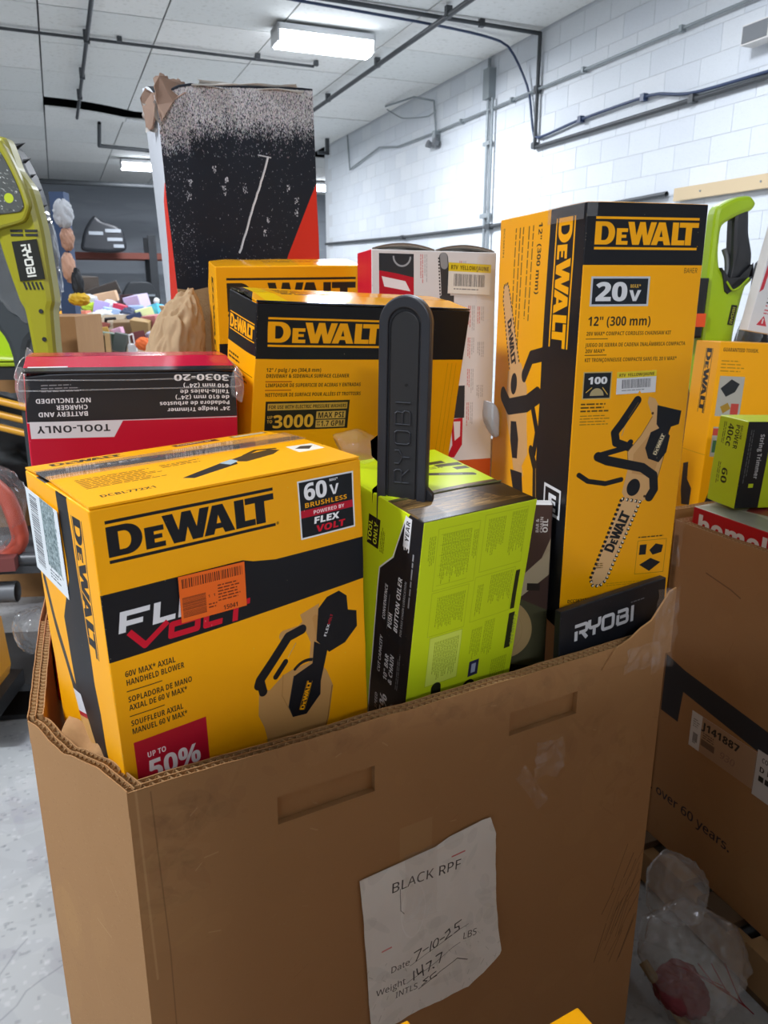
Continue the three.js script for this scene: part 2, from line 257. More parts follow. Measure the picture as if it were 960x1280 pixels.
run('wall_conduit', 'thin looped conduit drop near the far ceiling corner', [[4.7, 4.2, 11.4], [4.7, 4.12, 10.4], [W, 4.05, 10.2], [W, 3.62, 10.12]], 0.013, M.conduit, [[W, 3.6, 10.1, 0.1, 0.14, 0.08]]);
run('wall_cable', 'thin drooping wire beside the looped conduit drop', [[4.7, 4.15, 11.35], [4.8, 3.98, 11], [W, 3.9, 10.4], [W, 3.92, 10.14]], 0.008, M.conduit, [], true);
{
  const g = thing('emergency_light', 'small twin-headed emergency light on the block wall', 'emergency light', room(4.9, 3.5, 10.12), ROOM);
  part('light_body', boxAt(-0.03, 0.03, -0.03, 0.12, -0.06, 0.06), M.grey, g);
  for (const s of [-0.1, 0.1]) part('lamp_head', new THREE.CylinderGeometry(0.05, 0.035, 0.07, 14).rotateZ(1.2).translate(-0.05, 0.02, s), M.grey, g);
  const w = thing('wall_box', 'small white box high on the wall at the right edge', 'wall box', room(4.84, 3.33, 4.72), ROOM);
  part('box_body', boxAt(-0.06, 0.06, 0, 0.13, -0.12, 0.12), M.white, w); part('box_cover', boxAt(-0.066, -0.06, 0.01, 0.12, -0.11, 0.11), M.grey, w);
  const b = thing('wooden_batten', 'pale wooden board fixed along the block wall at the right', 'board', room(4.905, 2.4, 4.2), ROOM);
  part('board', boxAt(-0.02, 0.02, -0.05, 0.05, -1.3, 1.3), std(0xcdb894, 0.7), b); for (const s of [-1, -0.4, 0.3, 0.9]) part('screw', new THREE.CylinderGeometry(0.008, 0.008, 0.006, 8).rotateZ(Math.PI / 2).translate(-0.022, 0, s), M.steel, b);
  const d = thing('ceiling_bracket', 'dark bracket hanging at the far end of the block wall', 'bracket', room(4.7, 3.95, 14.1), ROOM);
  part('arm', boxAt(-0.03, 0.03, 0, 0.26, -0.03, 0.03), M.darkConduit, d); part('foot', boxAt(-0.18, 0.03, 0, 0.05, -0.03, 0.03), M.darkConduit, d);
}

// ======================================================================= cartons
const FACES = ['F', 'R', 'K', 'L', 'T', 'U'];
// a worn carton shell: rounded edges, slightly bowed and dented faces; materials in the order of FACES
function cartonGeo(w, h, d, { r = 0.0025, n = 9, amp = 0.0012, bulge = 0.002, seed = 1, crush = [] } = {}) {
  const g = new THREE.BufferGeometry(), pos = [], uv = [], idx = [], groups = [];
  const steps = (L) => { const a = [0, r * 0.5, r]; for (let i = 1; i < n; i++) a.push(r + ((L - 2 * r) * i) / n); a.push(L - r, L - r * 0.5, L); return a; };
  const S = [w, h, d], X = steps(w), Y = steps(h), Z = steps(d);
  const map = { F: [X, Y, (a, b) => [a, b, d]], R: [Z, Y, (a, b) => [w, b, d - a]], K: [X, Y, (a, b) => [w - a, b, 0]], L: [Z, Y, (a, b) => [0, b, a]], T: [X, Z, (a, b) => [a, h, d - b]], U: [X, Z, (a, b) => [a, 0, b]] };
  for (const f of FACES) {
    const [A, B, at] = map[f], base = pos.length / 3, start = idx.length;
    for (const b of B) for (const a of A) {
      const p = at(a, b), q = p.map((v, i) => Math.min(Math.max(v, r), S[i] - r)), dir = p.map((v, i) => v - q[i]), l = Math.hypot(...dir) || 1;
      const o = q.map((v, i) => v + (dir[i] / l) * r), nd = dir.map((v) => v / l);
      const fx = o[0] / w, fy = o[1] / h, fz = o[2] / d, bow = [4 * fy * (1 - fy) * 4 * fz * (1 - fz), 4 * fx * (1 - fx) * 4 * fz * (1 - fz), 4 * fx * (1 - fx) * 4 * fy * (1 - fy)];
      const k = noise(o[0] * 9 + seed * 3.1, o[1] * 9, o[2] * 9 - seed) * amp + noise(o[0] * 30, o[1] * 30 + seed, o[2] * 30) * amp * 0.4;
      const v = o.map((c, i) => c + nd[i] * (k + bulge * bow[i]));
      for (const [cx, cy, cz, rad0, dx, dy, dz] of crush) { const e = Math.hypot(o[0] - cx, o[1] - cy, o[2] - cz); if (e < rad0) { const t = (1 - e / rad0) ** 2; v[0] += dx * t; v[1] += dy * t; v[2] += dz * t; } }
      pos.push(v[0] - w / 2, v[1], v[2] - d / 2); uv.push(a / A[A.length - 1], b / B[B.length - 1]);
    }
    const na = A.length; for (let j = 0; j + 1 < B.length; j++) for (let i = 0; i + 1 < na; i++) { const q = base + j * na + i; idx.push(q, q + 1, q + na + 1, q, q + na + 1, q + na); }
    groups.push([start, idx.length - start]);
  }
  g.setAttribute('position', new THREE.Float32BufferAttribute(pos, 3)); g.setAttribute('uv', new THREE.Float32BufferAttribute(uv, 2)); g.setIndex(idx); groups.forEach((q, i) => g.addGroup(q[0], q[1], i));
  g.computeVertexNormals(); // weld the normals of coincident vertices across faces
  const nm = g.attributes.normal, key = (i) => [0, 1, 2].map((k) => Math.round(pos[i * 3 + k] * 2e4)).join(), sum = new Map();
  for (let i = 0; i < nm.count; i++) { const k = key(i), s = sum.get(k) ?? [0, 0, 0]; s[0] += nm.getX(i); s[1] += nm.getY(i); s[2] += nm.getZ(i); sum.set(k, s); }
  for (let i = 0; i < nm.count; i++) { const s = sum.get(key(i)), l = Math.hypot(...s) || 1; nm.setXYZ(i, s[0] / l, s[1] / l, s[2] / l); }
  return g;
}
// o: front top left corner; ypr in degrees; the group stands at the middle of the base
function carton(name, label, category, o, ypr, [w, h, d], faces, opt = {}) {
  const g = new THREE.Group(); g.name = numbered(name); g.rotation.set(rad(ypr[1]), rad(ypr[0]), rad(ypr[2]), 'YXZ');
  const off = V(w / 2, -h, -d / 2).applyEuler(g.rotation); g.position.set(o[0] + off.x, o[1] + off.y, o[2] + off.z); tag(g, label, category, opt.group); scene.add(g);
  const base = faces.base ?? M.kraft;
  part('carton_body', cartonGeo(w, opt.flaps ? h - 0.003 : h, d, opt), FACES.map((f) => faces[f] ?? base), g);
  if (opt.flaps) { // two lid flaps meeting at a seam that runs along x
    const z = opt.seam ?? 0.5, lidMat = faces.T ?? base;
    for (const [v0, v1, k] of [[0, z - 0.004, 0], [z + 0.004, 1, 1]]) {
      const L = (v1 - v0) * d - 0.002, fg = new THREE.BoxGeometry(w - 0.003, 0.003, L, 12, 1, 6), p = fg.attributes.position, u = fg.attributes.uv;
      for (let i = 0; i < p.count; i++) {
        const x = p.getX(i), zz = p.getZ(i); u.setXY(i, x / w + 0.5, 1 - (v0 + (v1 - v0) * (zz / L + 0.5)));
        const inner = k ? 0.5 - zz / L : 0.5 + zz / L; p.setY(i, p.getY(i) + (opt.lift ?? 0.002) * inner + noise(x * 16 + k * 5, zz * 16, opt.seed ?? 1) * 0.0016 * inner);
      }
      fg.computeVertexNormals(); const f = part('lid_flap', fg, lidMat, g); f.position.set(0, h - 0.0005, -d / 2 + ((v0 + v1) / 2) * d);
    }
  }
  g.userData.size = [w, h, d];
  return g;
}
// a thin sheet stuck on a carton face; u, v in face units measured from the top left
function stick(g, name, face, u0, v0, u1, v1, mat, { turn = 0, proud = 0.003, label, th = 0.0005 } = {}) {
  const [w, h, d] = g.userData.size, W0 = face === 'L' ? d : w, H0 = face === 'T' ? d : h, sw = (u1 - u0) * W0, sh = (v1 - v0) * H0;
  const geo = new THREE.BoxGeometry(sw, sh, th, 6, 6, 1), m = part(name, geo, mat, g, label), cu = ((u0 + u1) / 2) * W0, cv = ((v0 + v1) / 2) * H0;
  const q = new THREE.Group(); q.rotation.z = turn;
  if (face === 'F') { m.position.set(cu - w / 2, h - cv, d / 2 + proud); m.rotation.z = turn; }
  if (face === 'L') { m.position.set(-w / 2 - proud, h - cv, cu - d / 2); m.rotation.set(0, -Math.PI / 2, turn, 'YXZ'); }
  if (face === 'T') { m.position.set(cu - w / 2, h + proud, cv - d / 2); m.rotation.set(-Math.PI / 2, 0, turn, 'XYZ'); }
  return m;
}

// ---- A: blower carton at the front left of the bin (392 x 450 x 276 mm)
const aFront = print(tex(392, 450, 2.6, (c, w, h) => {
  fill(c, YEL, 0, 0, w, h);
  mark(c, 17, 16, 227, 54, INK, 0.075); txt(c, '®', 245, 69, 4, INK);
  // voltage badge
  fill(c, '#dfe1e2', 283, 15, 95, 85); fill(c, INK, 285.5, 17.5, 90, 80); txt(c, '60', 292, 44, 24, '#e8e8ea', { fit: 40, heavy: 0.8 }); txt(c, 'MAX*', 336, 24, 4, '#e8e8ea'); txt(c, 'V', 336, 44, 15, '#e8e8ea', { fit: 16 }); txt(c, 'BRUSHLESS', 292, 55, 7, YEL, { fit: 74 });
  fill(c, '#b3122b', 285.5, 58, 90, 11); txt(c, 'POWERED BY', 306, 66.5, 5.4, '#f2dede', { fit: 54 }); txt(c, 'FLEX', 305, 81, 9.5, '#efefef', { fit: 44, skew: 0.15, heavy: 0.6 }); txt(c, 'VOLT', 309, 94, 9.5, '#d0142c', { fit: 50, skew: 0.15, heavy: 0.6 });
  // black band, stepped up in the middle
  path(c, [[0, 107], [190, 107], [205, 112], [240, 118], [392, 119], [392, 186], [0, 197]], INK);
  // wordmark in two lines
  c.save(); c.transform(1, 0, -0.18, 1, 0, 0); c.lineJoin = 'miter';
  line(c, [[56, 136], [42 + 14, 136], [56, 158]], '#d9dadd', 0.1); c.fillStyle = '#d9dadd';
  for (const r of [[45, 134, 38, 7], [45, 134, 9, 28], [45, 147, 30, 7], [88, 134, 9, 28], [88, 155, 30, 7], [122, 134, 9, 28], [122, 134, 34, 7], [122, 145, 28, 6], [122, 155, 34, 7]]) c.fillRect(...r);
  line(c, [[164, 135], [192, 161]], '#d9dadd', 8, 'butt'); line(c, [[194, 135], [162, 161]], '#d9dadd', 8, 'butt');
  line(c, [[58, 163], [80, 186], [108, 163]], '#c8132c', 8, 'butt'); c.strokeStyle = '#c8132c'; c.lineWidth = 8; c.strokeRect(114, 169, 36, 15); line(c, [[162, 163], [162, 184], [186, 184]], '#c8132c', 8, 'butt'); line(c, [[184, 167], [226, 167]], '#c8132c', 8, 'butt'); line(c, [[205, 167], [205, 190]], '#c8132c', 8, 'butt'); c.restore();
  // three descriptions
  txt(c, '60V MAX* AXIAL', 17, 222, 8, INK, { fit: 66 }); txt(c, 'HANDHELD BLOWER', 17, 234, 8, INK, { fit: 77 }); line(c, [[17, 242], [62, 242]], INK, 1.2);
  txt(c, 'SOPLADORA DE MANO', 17, 258, 8, INK, { fit: 86 }); txt(c, 'AXIAL DE 60 V MAX*', 17, 270, 8, INK, { fit: 78 }); line(c, [[17, 278], [62, 278]], INK, 1.2);
  txt(c, 'SOUFFLEUR AXIAL', 17, 293, 8, INK, { fit: 70 }); txt(c, 'MANUEL 60 V MAX*', 17, 305, 8, INK, { fit: 75 });
  fill(c, '#b5102c', 17, 317, 100, 120); txt(c, 'UP TO', 32, 346, 8, '#f1e9e9', { fit: 26 }); txt(c, '50%', 31, 380, 29, '#f1e9e9', { fit: 74, heavy: 1 }); txt(c, 'MORE', 31, 402, 18, '#f1e9e9', { fit: 74, heavy: 1 }); txt(c, 'POWER', 31, 424, 18, '#f1e9e9', { fit: 74, heavy: 1 });
  // the blower
  const tan = '#bd8f55'; path(c, [[274, 212], [308, 204], [300, 262], [308, 302], [284, 302], [290, 262], [282, 240]], tan);
  path(c, [[200, 304], [216, 314], [240, 298], [258, 294], [300, 292], [316, 318], [326, 346], [316, 396], [298, 450], [203, 450], [208, 392], [204, 370], [196, 348]], tan); line(c, [[324, 346], [314, 396], [298, 448]], '#8a5a24', 1.6); line(c, [[206, 392], [300, 410]], '#a97c44', 1.4); line(c, [[240, 298], [236, 330], [246, 356]], '#a97c44', 1.4); c.strokeStyle = INK; c.lineWidth = 5; c.beginPath(); c.arc(280, 318, 30, 4.0, 5.9); c.stroke();
  line(c, [[302, 220], [272, 236], [245, 236]], tan, 16); line(c, [[300, 225], [306, 262], [292, 305]], '#b5854a', 10);
  line(c, [[276, 236], [252, 240], [226, 268], [203, 292], [200, 300]], INK, 15); line(c, [[203, 296], [206, 313]], INK, 13); line(c, [[245, 278], [228, 296]], INK, 9);
  path(c, [[306, 212], [322, 198], [344, 194], [358, 206], [360, 230], [376, 236], [376, 262], [352, 282], [322, 288], [300, 262]], INK); path(c, [[296, 262], [320, 280], [304, 330], [286, 330]], INK);
  path(c, [[258, 306], [292, 296], [306, 306], [302, 352], [276, 376], [252, 372], [246, 352]], INK); line(c, [[258, 306], [246, 352], [252, 370]], '#2c2d31', 1.5);
  txt(c, 'FLEX', 318, 262, 5, '#d8d8da', { rot: -1.15, fit: 20 }); txt(c, 'VOLT', 326, 244, 5, '#c8132c', { rot: -1.15, fit: 16 });
  c.save(); c.translate(268, 366); c.rotate(-1.2); mark(c, 0, -5, 46, 10, YEL, 0.06); c.restore();
  line(c, [[264, 254], [250, 272]], '#8a8b90', 0.8); wear(c, w, h, 4, 90);
}));
const aLeft = print(tex(276, 450, 2.6, (c, w, h) => {
  fill(c, YEL, 0, 0, w, h);
  path(c, [[150, 0], [200, 0], [212, 260], [230, 450], [165, 450], [120, 300], [110, 190], [160, 120]], INK);
  path(c, [[196, 0], [276, 0], [276, 450], [226, 450]], YEL);
  c.save(); c.translate(244, 20); c.rotate(Math.PI / 2); mark(c, 0, 0, 186, 38, INK, 0.06); c.restore();
  line(c, [[22, 160], [64, 236], [110, 300]], '#2a2a2c', 18); line(c, [[110, 300], [124, 320]], '#2a2a2c', 24); path(c, [[100, 306], [136, 300], [150, 326], [112, 338]], '#c9cacc'); path(c, [[110, 338], [150, 326], [154, 332], [114, 345]], '#a01228');
  path(c, [[112, 344], [154, 332], [215, 450], [120, 450]], '#c79858'); line(c, [[150, 380], [160, 420]], INK, 16);
  txt(c, 'DCBL772X1', 8, 30, 8, INK, { rot: Math.PI / 2, fit: 70 }); wear(c, w, h, 8, 70);
}));
const aTop = print(tex(392, 276, 2.4, (c, w, h) => {
  fill(c, YEL, 0, 0, w, h);
  path(c, [[0, 58], [392, 96], [392, 128], [250, 124], [60, 112], [0, 104]], '#221d1a');
  c.save(); c.translate(30, 8); mark(c, 0, 0, 104, 26, '#2a2015', 0.06); c.restore(); txt(c, 'FLEX', 70, 90, 14, '#c9c9cb', { fit: 70, skew: 0.2 }); txt(c, 'VOLT', 150, 92, 14, '#a3182c', { fit: 60, skew: 0.2 });
  fill(c, '#501018', 218, 6, 76, 20); txt(c, 'POWERED BY', 224, 19, 8, '#e6c9a0', { fit: 60 }); fill(c, '#2a2722', 320, 4, 64, 20); fill(c, '#c9b690', 323, 7, 58, 14);
  greek(c, 24, 150, 110, 9, 6, '#5a3d06', 31); greek(c, 140, 146, 60, 3, 6, '#5a3d06', 32); txt(c, 'DCBL772X1', 26, 246, 10, INK, { fit: 72 });
  path(c, [[140, 226], [215, 186], [236, 190], [232, 204], [152, 236]], '#22201c'); path(c, [[226, 182], [262, 166], [308, 158], [320, 170], [300, 186], [248, 200]], '#3a2c14'); path(c, [[212, 186], [236, 176], [240, 190], [222, 202]], '#9fb0b6'); line(c, [[262, 168], [290, 150], [318, 158]], '#3a2c14', 7);
  fill(c, '#e4ddcb', 336, 160, 46, 40); path(c, [[342, 178], [358, 168], [376, 174], [360, 190]], '#3a3630'); wear(c, w, h, 12, 120);
}));
const A = carton('power_tool_carton', 'yellow and black blower carton with an orange sticker, front left in the bin', 'carton', [-0.342, 1.379, -0.854], [38.32, -0.13, 1.4], [0.392, 0.45, 0.276], { F: aFront, L: aLeft, T: aTop, base: M.yellow }, { flaps: true, seam: 0.42, lift: 0.006, seed: 2, bulge: 0.004, amp: 0.002 });
const orangeTex = print(tex(92, 60, 5, (c, w, h) => { fill(c, '#e8671f', 0, 0, w, h); bars(c, 4, 4, 84, 12, 41, '#5c2812'); bars(c, 3, 28, 32, 26, 42, '#4a2010', true); greek(c, 52, 22, 34, 6, 4, '#7a3414', 43); txt(c, '1   1', 38, 36, 4, '#5c2812'); txt(c, '15041', 58, 57, 6, '#4a2010', { fit: 22 }); greek(c, 38, 44, 12, 2, 4, '#7a3414', 44); }), 0.5);
stick(A, 'price_sticker', 'F', 0.245, 0.243, 0.484, 0.383, orangeTex, { turn: -0.02, proud: 0.006, label: 'orange printed sticker with barcodes' });
const shipTex = print(tex(120, 150, 4, (c, w, h) => { fill(c, '#d8dee0', 0, 0, w, h); bars(c, 12, 8, 30, 128, 51, '#2a2d33', true); const r = seeded(52); fill(c, '#7f9294', 56, 0, 50, 118); for (let i = 0; i < 700; i++) { c.fillStyle = r() < 0.5 ? 'rgba(60,76,78,0.4)' : 'rgba(180,196,196,0.35)'; c.fillRect(56 + 50 * r(), 118 * r(), 1 + 3 * r(), 1 + 5 * r()); } greek(c, 60, 124, 40, 3, 6, '#566064', 53); }), 0.25);
stick(A, 'shipping_label', 'L', 0.02, 0.06, 0.56, 0.335, shipTex, { turn: -0.03, proud: 0.004, label: 'white barcode label under clear tape' });
stick(A, 'packing_tape', 'T', -0.01, 0.26, 0.99, 0.5, M.tape, { proud: 0.0085, label: 'clear packing tape along the lid seam' });

// ---- H: red hedge trimmer carton, upside down print (337 x 600 x 224 mm)
const hFront = print(tex(337, 600, 2.2, (c, w, h) => {
  fill(c, '#c01030', 0, 0, w, h); fill(c, '#26272b', 0, 0, w, 78); line(c, [[0, 78.5], [w, 79.5]], '#c9c5c6', 1.6);
  path(c, [[4, 77], [147, 79], [131, 107], [4, 105]], '#d9d6d8');
  c.save(); c.translate(w, 0); c.rotate(Math.PI); const U = (s, x, y, sz, o) => txt(c, s, w - x, -y, sz, '#e9e6e6', o); c.restore();
  const up = (s, xr, ytop, size, fit, col = '#e6e4e5', bold = true) => { c.save(); c.translate(xr, ytop); c.rotate(Math.PI); txt(c, s, 0, 0, size, col, { fit, bold }); c.restore(); };
  up('TOOL-ONLY', 126, 85, 11.5, 112, '#28282c'); up('BATTERY AND', 94, 62, 7.6, 76); up('CHARGER', 94, 51, 7.6, 48); up('NOT INCLUDED', 100, 40, 7.6, 84);
  up('24" Hedge Trimmer', 325, 61, 7, 106); up('Podadora de arbustos', 325, 50, 7, 118); up('de 610 mm (24")', 325, 40, 7, 92); up('Taille-haies de', 325, 30, 7, 84); up('610 mm (24")', 325, 20, 7, 78); up('3030-20', 326, 4, 11, 94);
  greek(c, 26, 17, 62, 3, 5, '#8d8b8e', 61, 0.35); wear(c, w, h, 14, 60, 'rgba(240,220,220,0.4)');
}), 0.34);
const hTop = print(tex(337, 224, 1.6, (c, w, h) => { fill(c, '#c4183a', 0, 0, w, h); fill(c, '#26272b', 0, h - 26, w, 26); fill(c, '#dcd8da', 8, h - 34, 60, 8); wear(c, w, h, 15, 120, 'rgba(250,225,225,0.5)'); }), 0.16, 1);
const H = carton('power_tool_carton', 'red and black hedge trimmer carton with upside-down print, wrapped in film', 'carton', [-0.57, 1.498, -1.22], [19.6, 4.19, -1.03], [0.337, 0.6, 0.205], { F: hFront, T: hTop, base: M.red }, { flaps: true, lift: 0.008, seed: 5, crush: [[0, 0.6, 0.224, 0.06, 0.008, -0.01, -0.008], [0.337, 0.6, 0.224, 0.05, -0.006, -0.008, -0.006], [0, 0.6, 0, 0.06, 0.02, 0, 0.01], [0.337, 0.6, 0, 0.07, -0.02, 0, 0]] });
{ // stretch film creased round the top of the red carton
  const ring = []; const w = 0.337, d = 0.205;
  for (let k = 0; k < 2; k++) { const y = 0.572 + k * 0.018, e = 0.006 + 0.002 * k; ring.push(tube([V(-w / 2 - e, y, d / 2 + e), V(0, y + 0.004 * Math.sin(k * 4), d / 2 + e + 0.003), V(w / 2 + e, y, d / 2 + e), V(w / 2 + e, y, -d / 2 - e), V(-w / 2 - e, y + 0.003, -d / 2 - e)], 0.0011, 70, 5, true, 0.1)); }
  part('stretch_film', merge(ring), clear(0.1), H, 'shiny creases of clear stretch film');
  for (const [sx, sz] of [[-1, 1], [1, 1], [-1, -1]]) part('stretch_film', crumple(0.012, 0.036, 0.014, 5 + sx + sz, 40, 14).translate(sx * (w / 2), 0.575, sz * (d / 2)), clear(0.08), H, 'bunched clear film on a corner');
}

// ---- D: pressure washer attachment carton in the middle (440 x 400 x 156 mm)
const dFront = print(tex(440, 400, 2.2, (c, w, h) => {
  fill(c, YEL, 0, 0, w, h); fill(c, INK, 0, 0, w, 97); mark(c, 22, 23, 229, 52, YEL, 0.075); txt(c, '.', 252, 70, 6, YEL);
  txt(c, '12" / pulg / po (304,8 mm)', 23, 120, 7, '#2b2110', { fit: 106 }); txt(c, 'DRIVEWAY & SIDEWALK SURFACE CLEANER', 23, 131, 7, '#2b2110', { fit: 164 }); line(c, [[23, 138], [72, 138]], '#8a2a10', 1.4);
  txt(c, 'LIMPIADOR DE SUPERFICIE DE ACERAS Y ENTRADAS', 23, 148, 7, '#2b2110', { fit: 190 }); line(c, [[23, 154], [72, 154]], '#8a2a10', 1.4); txt(c, 'NETTOYEUR DE SURFACE POUR ALLÉES ET TROTTOIRS', 23, 166, 7, '#2b2110', { fit: 192 });
  fill(c, '#211d18', 25, 175, 168, 56); fill(c, '#c39a3a', 29, 179, 160, 13); txt(c, 'FOR USE WITH ELECTRIC PRESSURE WASHERS', 31, 189, 7, '#241c10', { fit: 156 }); txt(c, 'UP', 29, 208, 6, '#d0a23c'); txt(c, 'TO', 29, 216, 6, '#d0a23c'); txt(c, '3000', 40, 226, 25, '#dca731', { fit: 82, heavy: 0.6 }); fill(c, '#c9a24a', 126, 196, 61, 15); txt(c, 'MAX PSI', 129, 209, 11, '#221c14', { fit: 55 }); fill(c, '#c9a24a', 126, 213, 61, 15); txt(c, '1.7 GPM', 136, 226, 11, '#221c14', { fit: 49 }); txt(c, 'UP', 128, 219, 4, '#221c14'); txt(c, 'TO', 128, 225, 4, '#221c14');
  fill(c, '#1d1b18', 60, 262, 84, 60); for (const x of [404, 414, 424]) line(c, [[x, 104], [x, 380]], '#b5820a', 0.7);
  greek(c, 25, 336, 150, 5, 8, '#5c430c', 71); wear(c, w, h, 17, 90);
}));
const dLeft = print(tex(156, 400, 2.2, (c, w, h) => { fill(c, YEL, 0, 0, w, h); fill(c, INK, 0, 0, w, 93); mark(c, 10, 37, 140, 34, YEL, 0.07); greek(c, 12, 112, 70, 2, 8, '#3a2c0c', 72); line(c, [[10, 132], [150, 132]], '#4a3608', 1.2); greek(c, 10, 140, 130, 2, 7, '#3a2c0c', 73); fill(c, INK, 40, 290, 80, 110); wear(c, w, h, 18, 60); }));
const dTop = print(tex(440, 156, 2, (c, w, h) => { fill(c, YEL, 0, 0, w, h); path(c, [[0, 0], [24, 0], [24, 60], [0, 130]], INK); path(c, [[24, 0], [52, 0], [60, 156], [18, 156]], '#f0c400'); greek(c, 70, 24, 150, 5, 14, '#4a3714', 74); fill(c, INK, 0, 150, w, 6); wear(c, w, h, 19, 60); }), 0.16, 1);
const D = carton('power_tool_carton', 'yellow surface cleaner carton with a black top band, behind the black blade cover', 'carton', [-0.217, 1.604, -1.36], [27.67, 8.94, -2.42], [0.44, 0.4, 0.156], { F: dFront, L: dLeft, T: dTop, base: M.yellow }, { flaps: true, lift: 0.003, seed: 7, crush: [[0, 0.3, 0.156, 0.04, 0.004, 0, -0.003]] });

// ---- E: plain yellow carton further back (400 x 520 x 144 mm)
const eFront = print(tex(347, 520, 1.6, (c, w, h) => { fill(c, YEL, 0, 0, w, h); mark(c, 24, 25, 300, 84, '#2a2418', 0.06); fill(c, INK, 0, 170, w, 120); wear(c, w, h, 23, 80); }));
const eLeft = print(tex(144, 520, 1.4, (c, w, h) => { fill(c, YEL, 0, 0, w, h); c.save(); c.translate(104, 30); c.rotate(Math.PI / 2); mark(c, 0, 0, 190, 36, '#4a3408', 0.06); c.restore(); wear(c, w, h, 24, 60); }));
const eTop = print(tex(347, 144, 1.6, (c, w, h) => { fill(c, YEL, 0, 0, w, h); greek(c, 120, 40, 160, 3, 18, '#b57c0c', 75); wear(c, w, h, 25, 60); }), 0.16, 1);
const E = carton('power_tool_carton', 'plain yellow carton standing behind the surface cleaner carton', 'carton', [-0.372, 1.673, -1.772], [19, 8, 0.88], [0.347, 0.52, 0.144], { F: eFront, L: eLeft, T: eTop, base: M.yellow }, { seed: 9, amp: 0.002, crush: [[0, 0.52, 0, 0.05, 0.01, -0.006, 0]] });

// ---- F: tall scuffed black carton at the back (389 x 1200 x 146 mm)
const fFront = print(tex(389, 1200, 1.5, (c, w, h) => {
  fill(c, '#1d222b', 0, 0, w, h); const r = seeded(81);
  for (let i = 0; i < 34000; i++) { const y = 150 * Math.pow(r(), 1.15) + 4, x = r() * w, edge = 92 + 16 * noise(x * 0.03, 3, 1) + (x < 70 ? 40 : 0); if (y > edge - 30 && r() < Math.min(0.97, (y - edge + 30) / 55)) continue; c.fillStyle = `rgba(${196 + 30 * r() | 0},${196 + 26 * r() | 0},${198 + 24 * r() | 0},${0.35 + 0.5 * r()})`; c.save(); c.translate(x, y); c.rotate(0.5 - 1.0 * r()); c.fillRect(0, 0, 0.8 + 0.8 * r(), 1 + 4.2 * r()); c.restore(); }
  for (let i = 0; i < 900; i++) { c.fillStyle = `rgba(205,208,212,${0.2 + 0.6 * r()})`; const e = r() < 0.35; c.fillRect(e ? r() * 60 : r() * w, 100 + 330 * r(), 0.6 + 1.6 * r(), 0.6 + 3 * r()); }
  for (const [x, y, s] of [[54, 239, 9], [140, 229, 10], [121, 181, 7], [195, 224, 9], [331, 256, 8], [330, 283, 9], [310, 225, 6], [60, 210, 6], [150, 205, 6], [250, 300, 5], [240, 330, 6]]) for (let k = 0; k < 16; k++) { c.fillStyle = 'rgba(222,224,228,0.75)'; c.fillRect(x + (r() - 0.5) * s * 1.3, y + (r() - 0.5) * s * 2.2, 1 + 2.2 * r(), 1 + 4 * r()); }
  const sc = []; for (let k = 0; k <= 24; k++) sc.push([261 - (91 * k) / 24 + (r() - 0.5) * 2, 155 + (221 * k) / 24]); line(c, sc, '#c9cccf', 5.2); line(c, sc.map((p) => [p[0] + 1, p[1] + 2]), '#eceeee', 2); line(c, [[236, 150], [268, 156]], '#c9cccf', 3);
  path(c, [[386, 220], [299, 392], [290, 420], [389, 420], [389, 218]], '#e0331f');
  path(c, [[0, 455], [40, 462], [90, 455], [150, 462], [389, 460], [389, 1200], [0, 1200]], '#a58660'); for (let i = 0; i < 70; i++) line(c, [[r() * 120, 460 + 150 * r()], [r() * 120, 460 + 150 * r()]], 'rgba(110,82,52,0.25)', 0.8);
}), 0.4);
const fLeft = print(tex(146, 1200, 1, (c, w, h) => { fill(c, '#c3c7cc', 0, 0, w, h); path(c, [[120, 250], [146, 210], [146, 1200], [20, 1200], [28, 700]], '#d5372a'); wear(c, w, h, 83, 90, 'rgba(90,96,104,0.4)'); }), 0.4);
const F = carton('tall_carton', 'tall scuffed black carton with a red corner and torn top, at the back', 'carton', [-0.524, 2.078, -1.95], [26.77, 6.78, 3.86], [0.389, 1.2, 0.146], { F: fFront, L: fLeft, base: plain(0x23262c, 0.5) }, { seed: 11, amp: 0.003, n: 14, crush: [[0, 1.2, 0.146, 0.09, 0.0, -0.035, 0.004], [0, 1.14, 0.07, 0.08, -0.012, -0.01, 0]] });
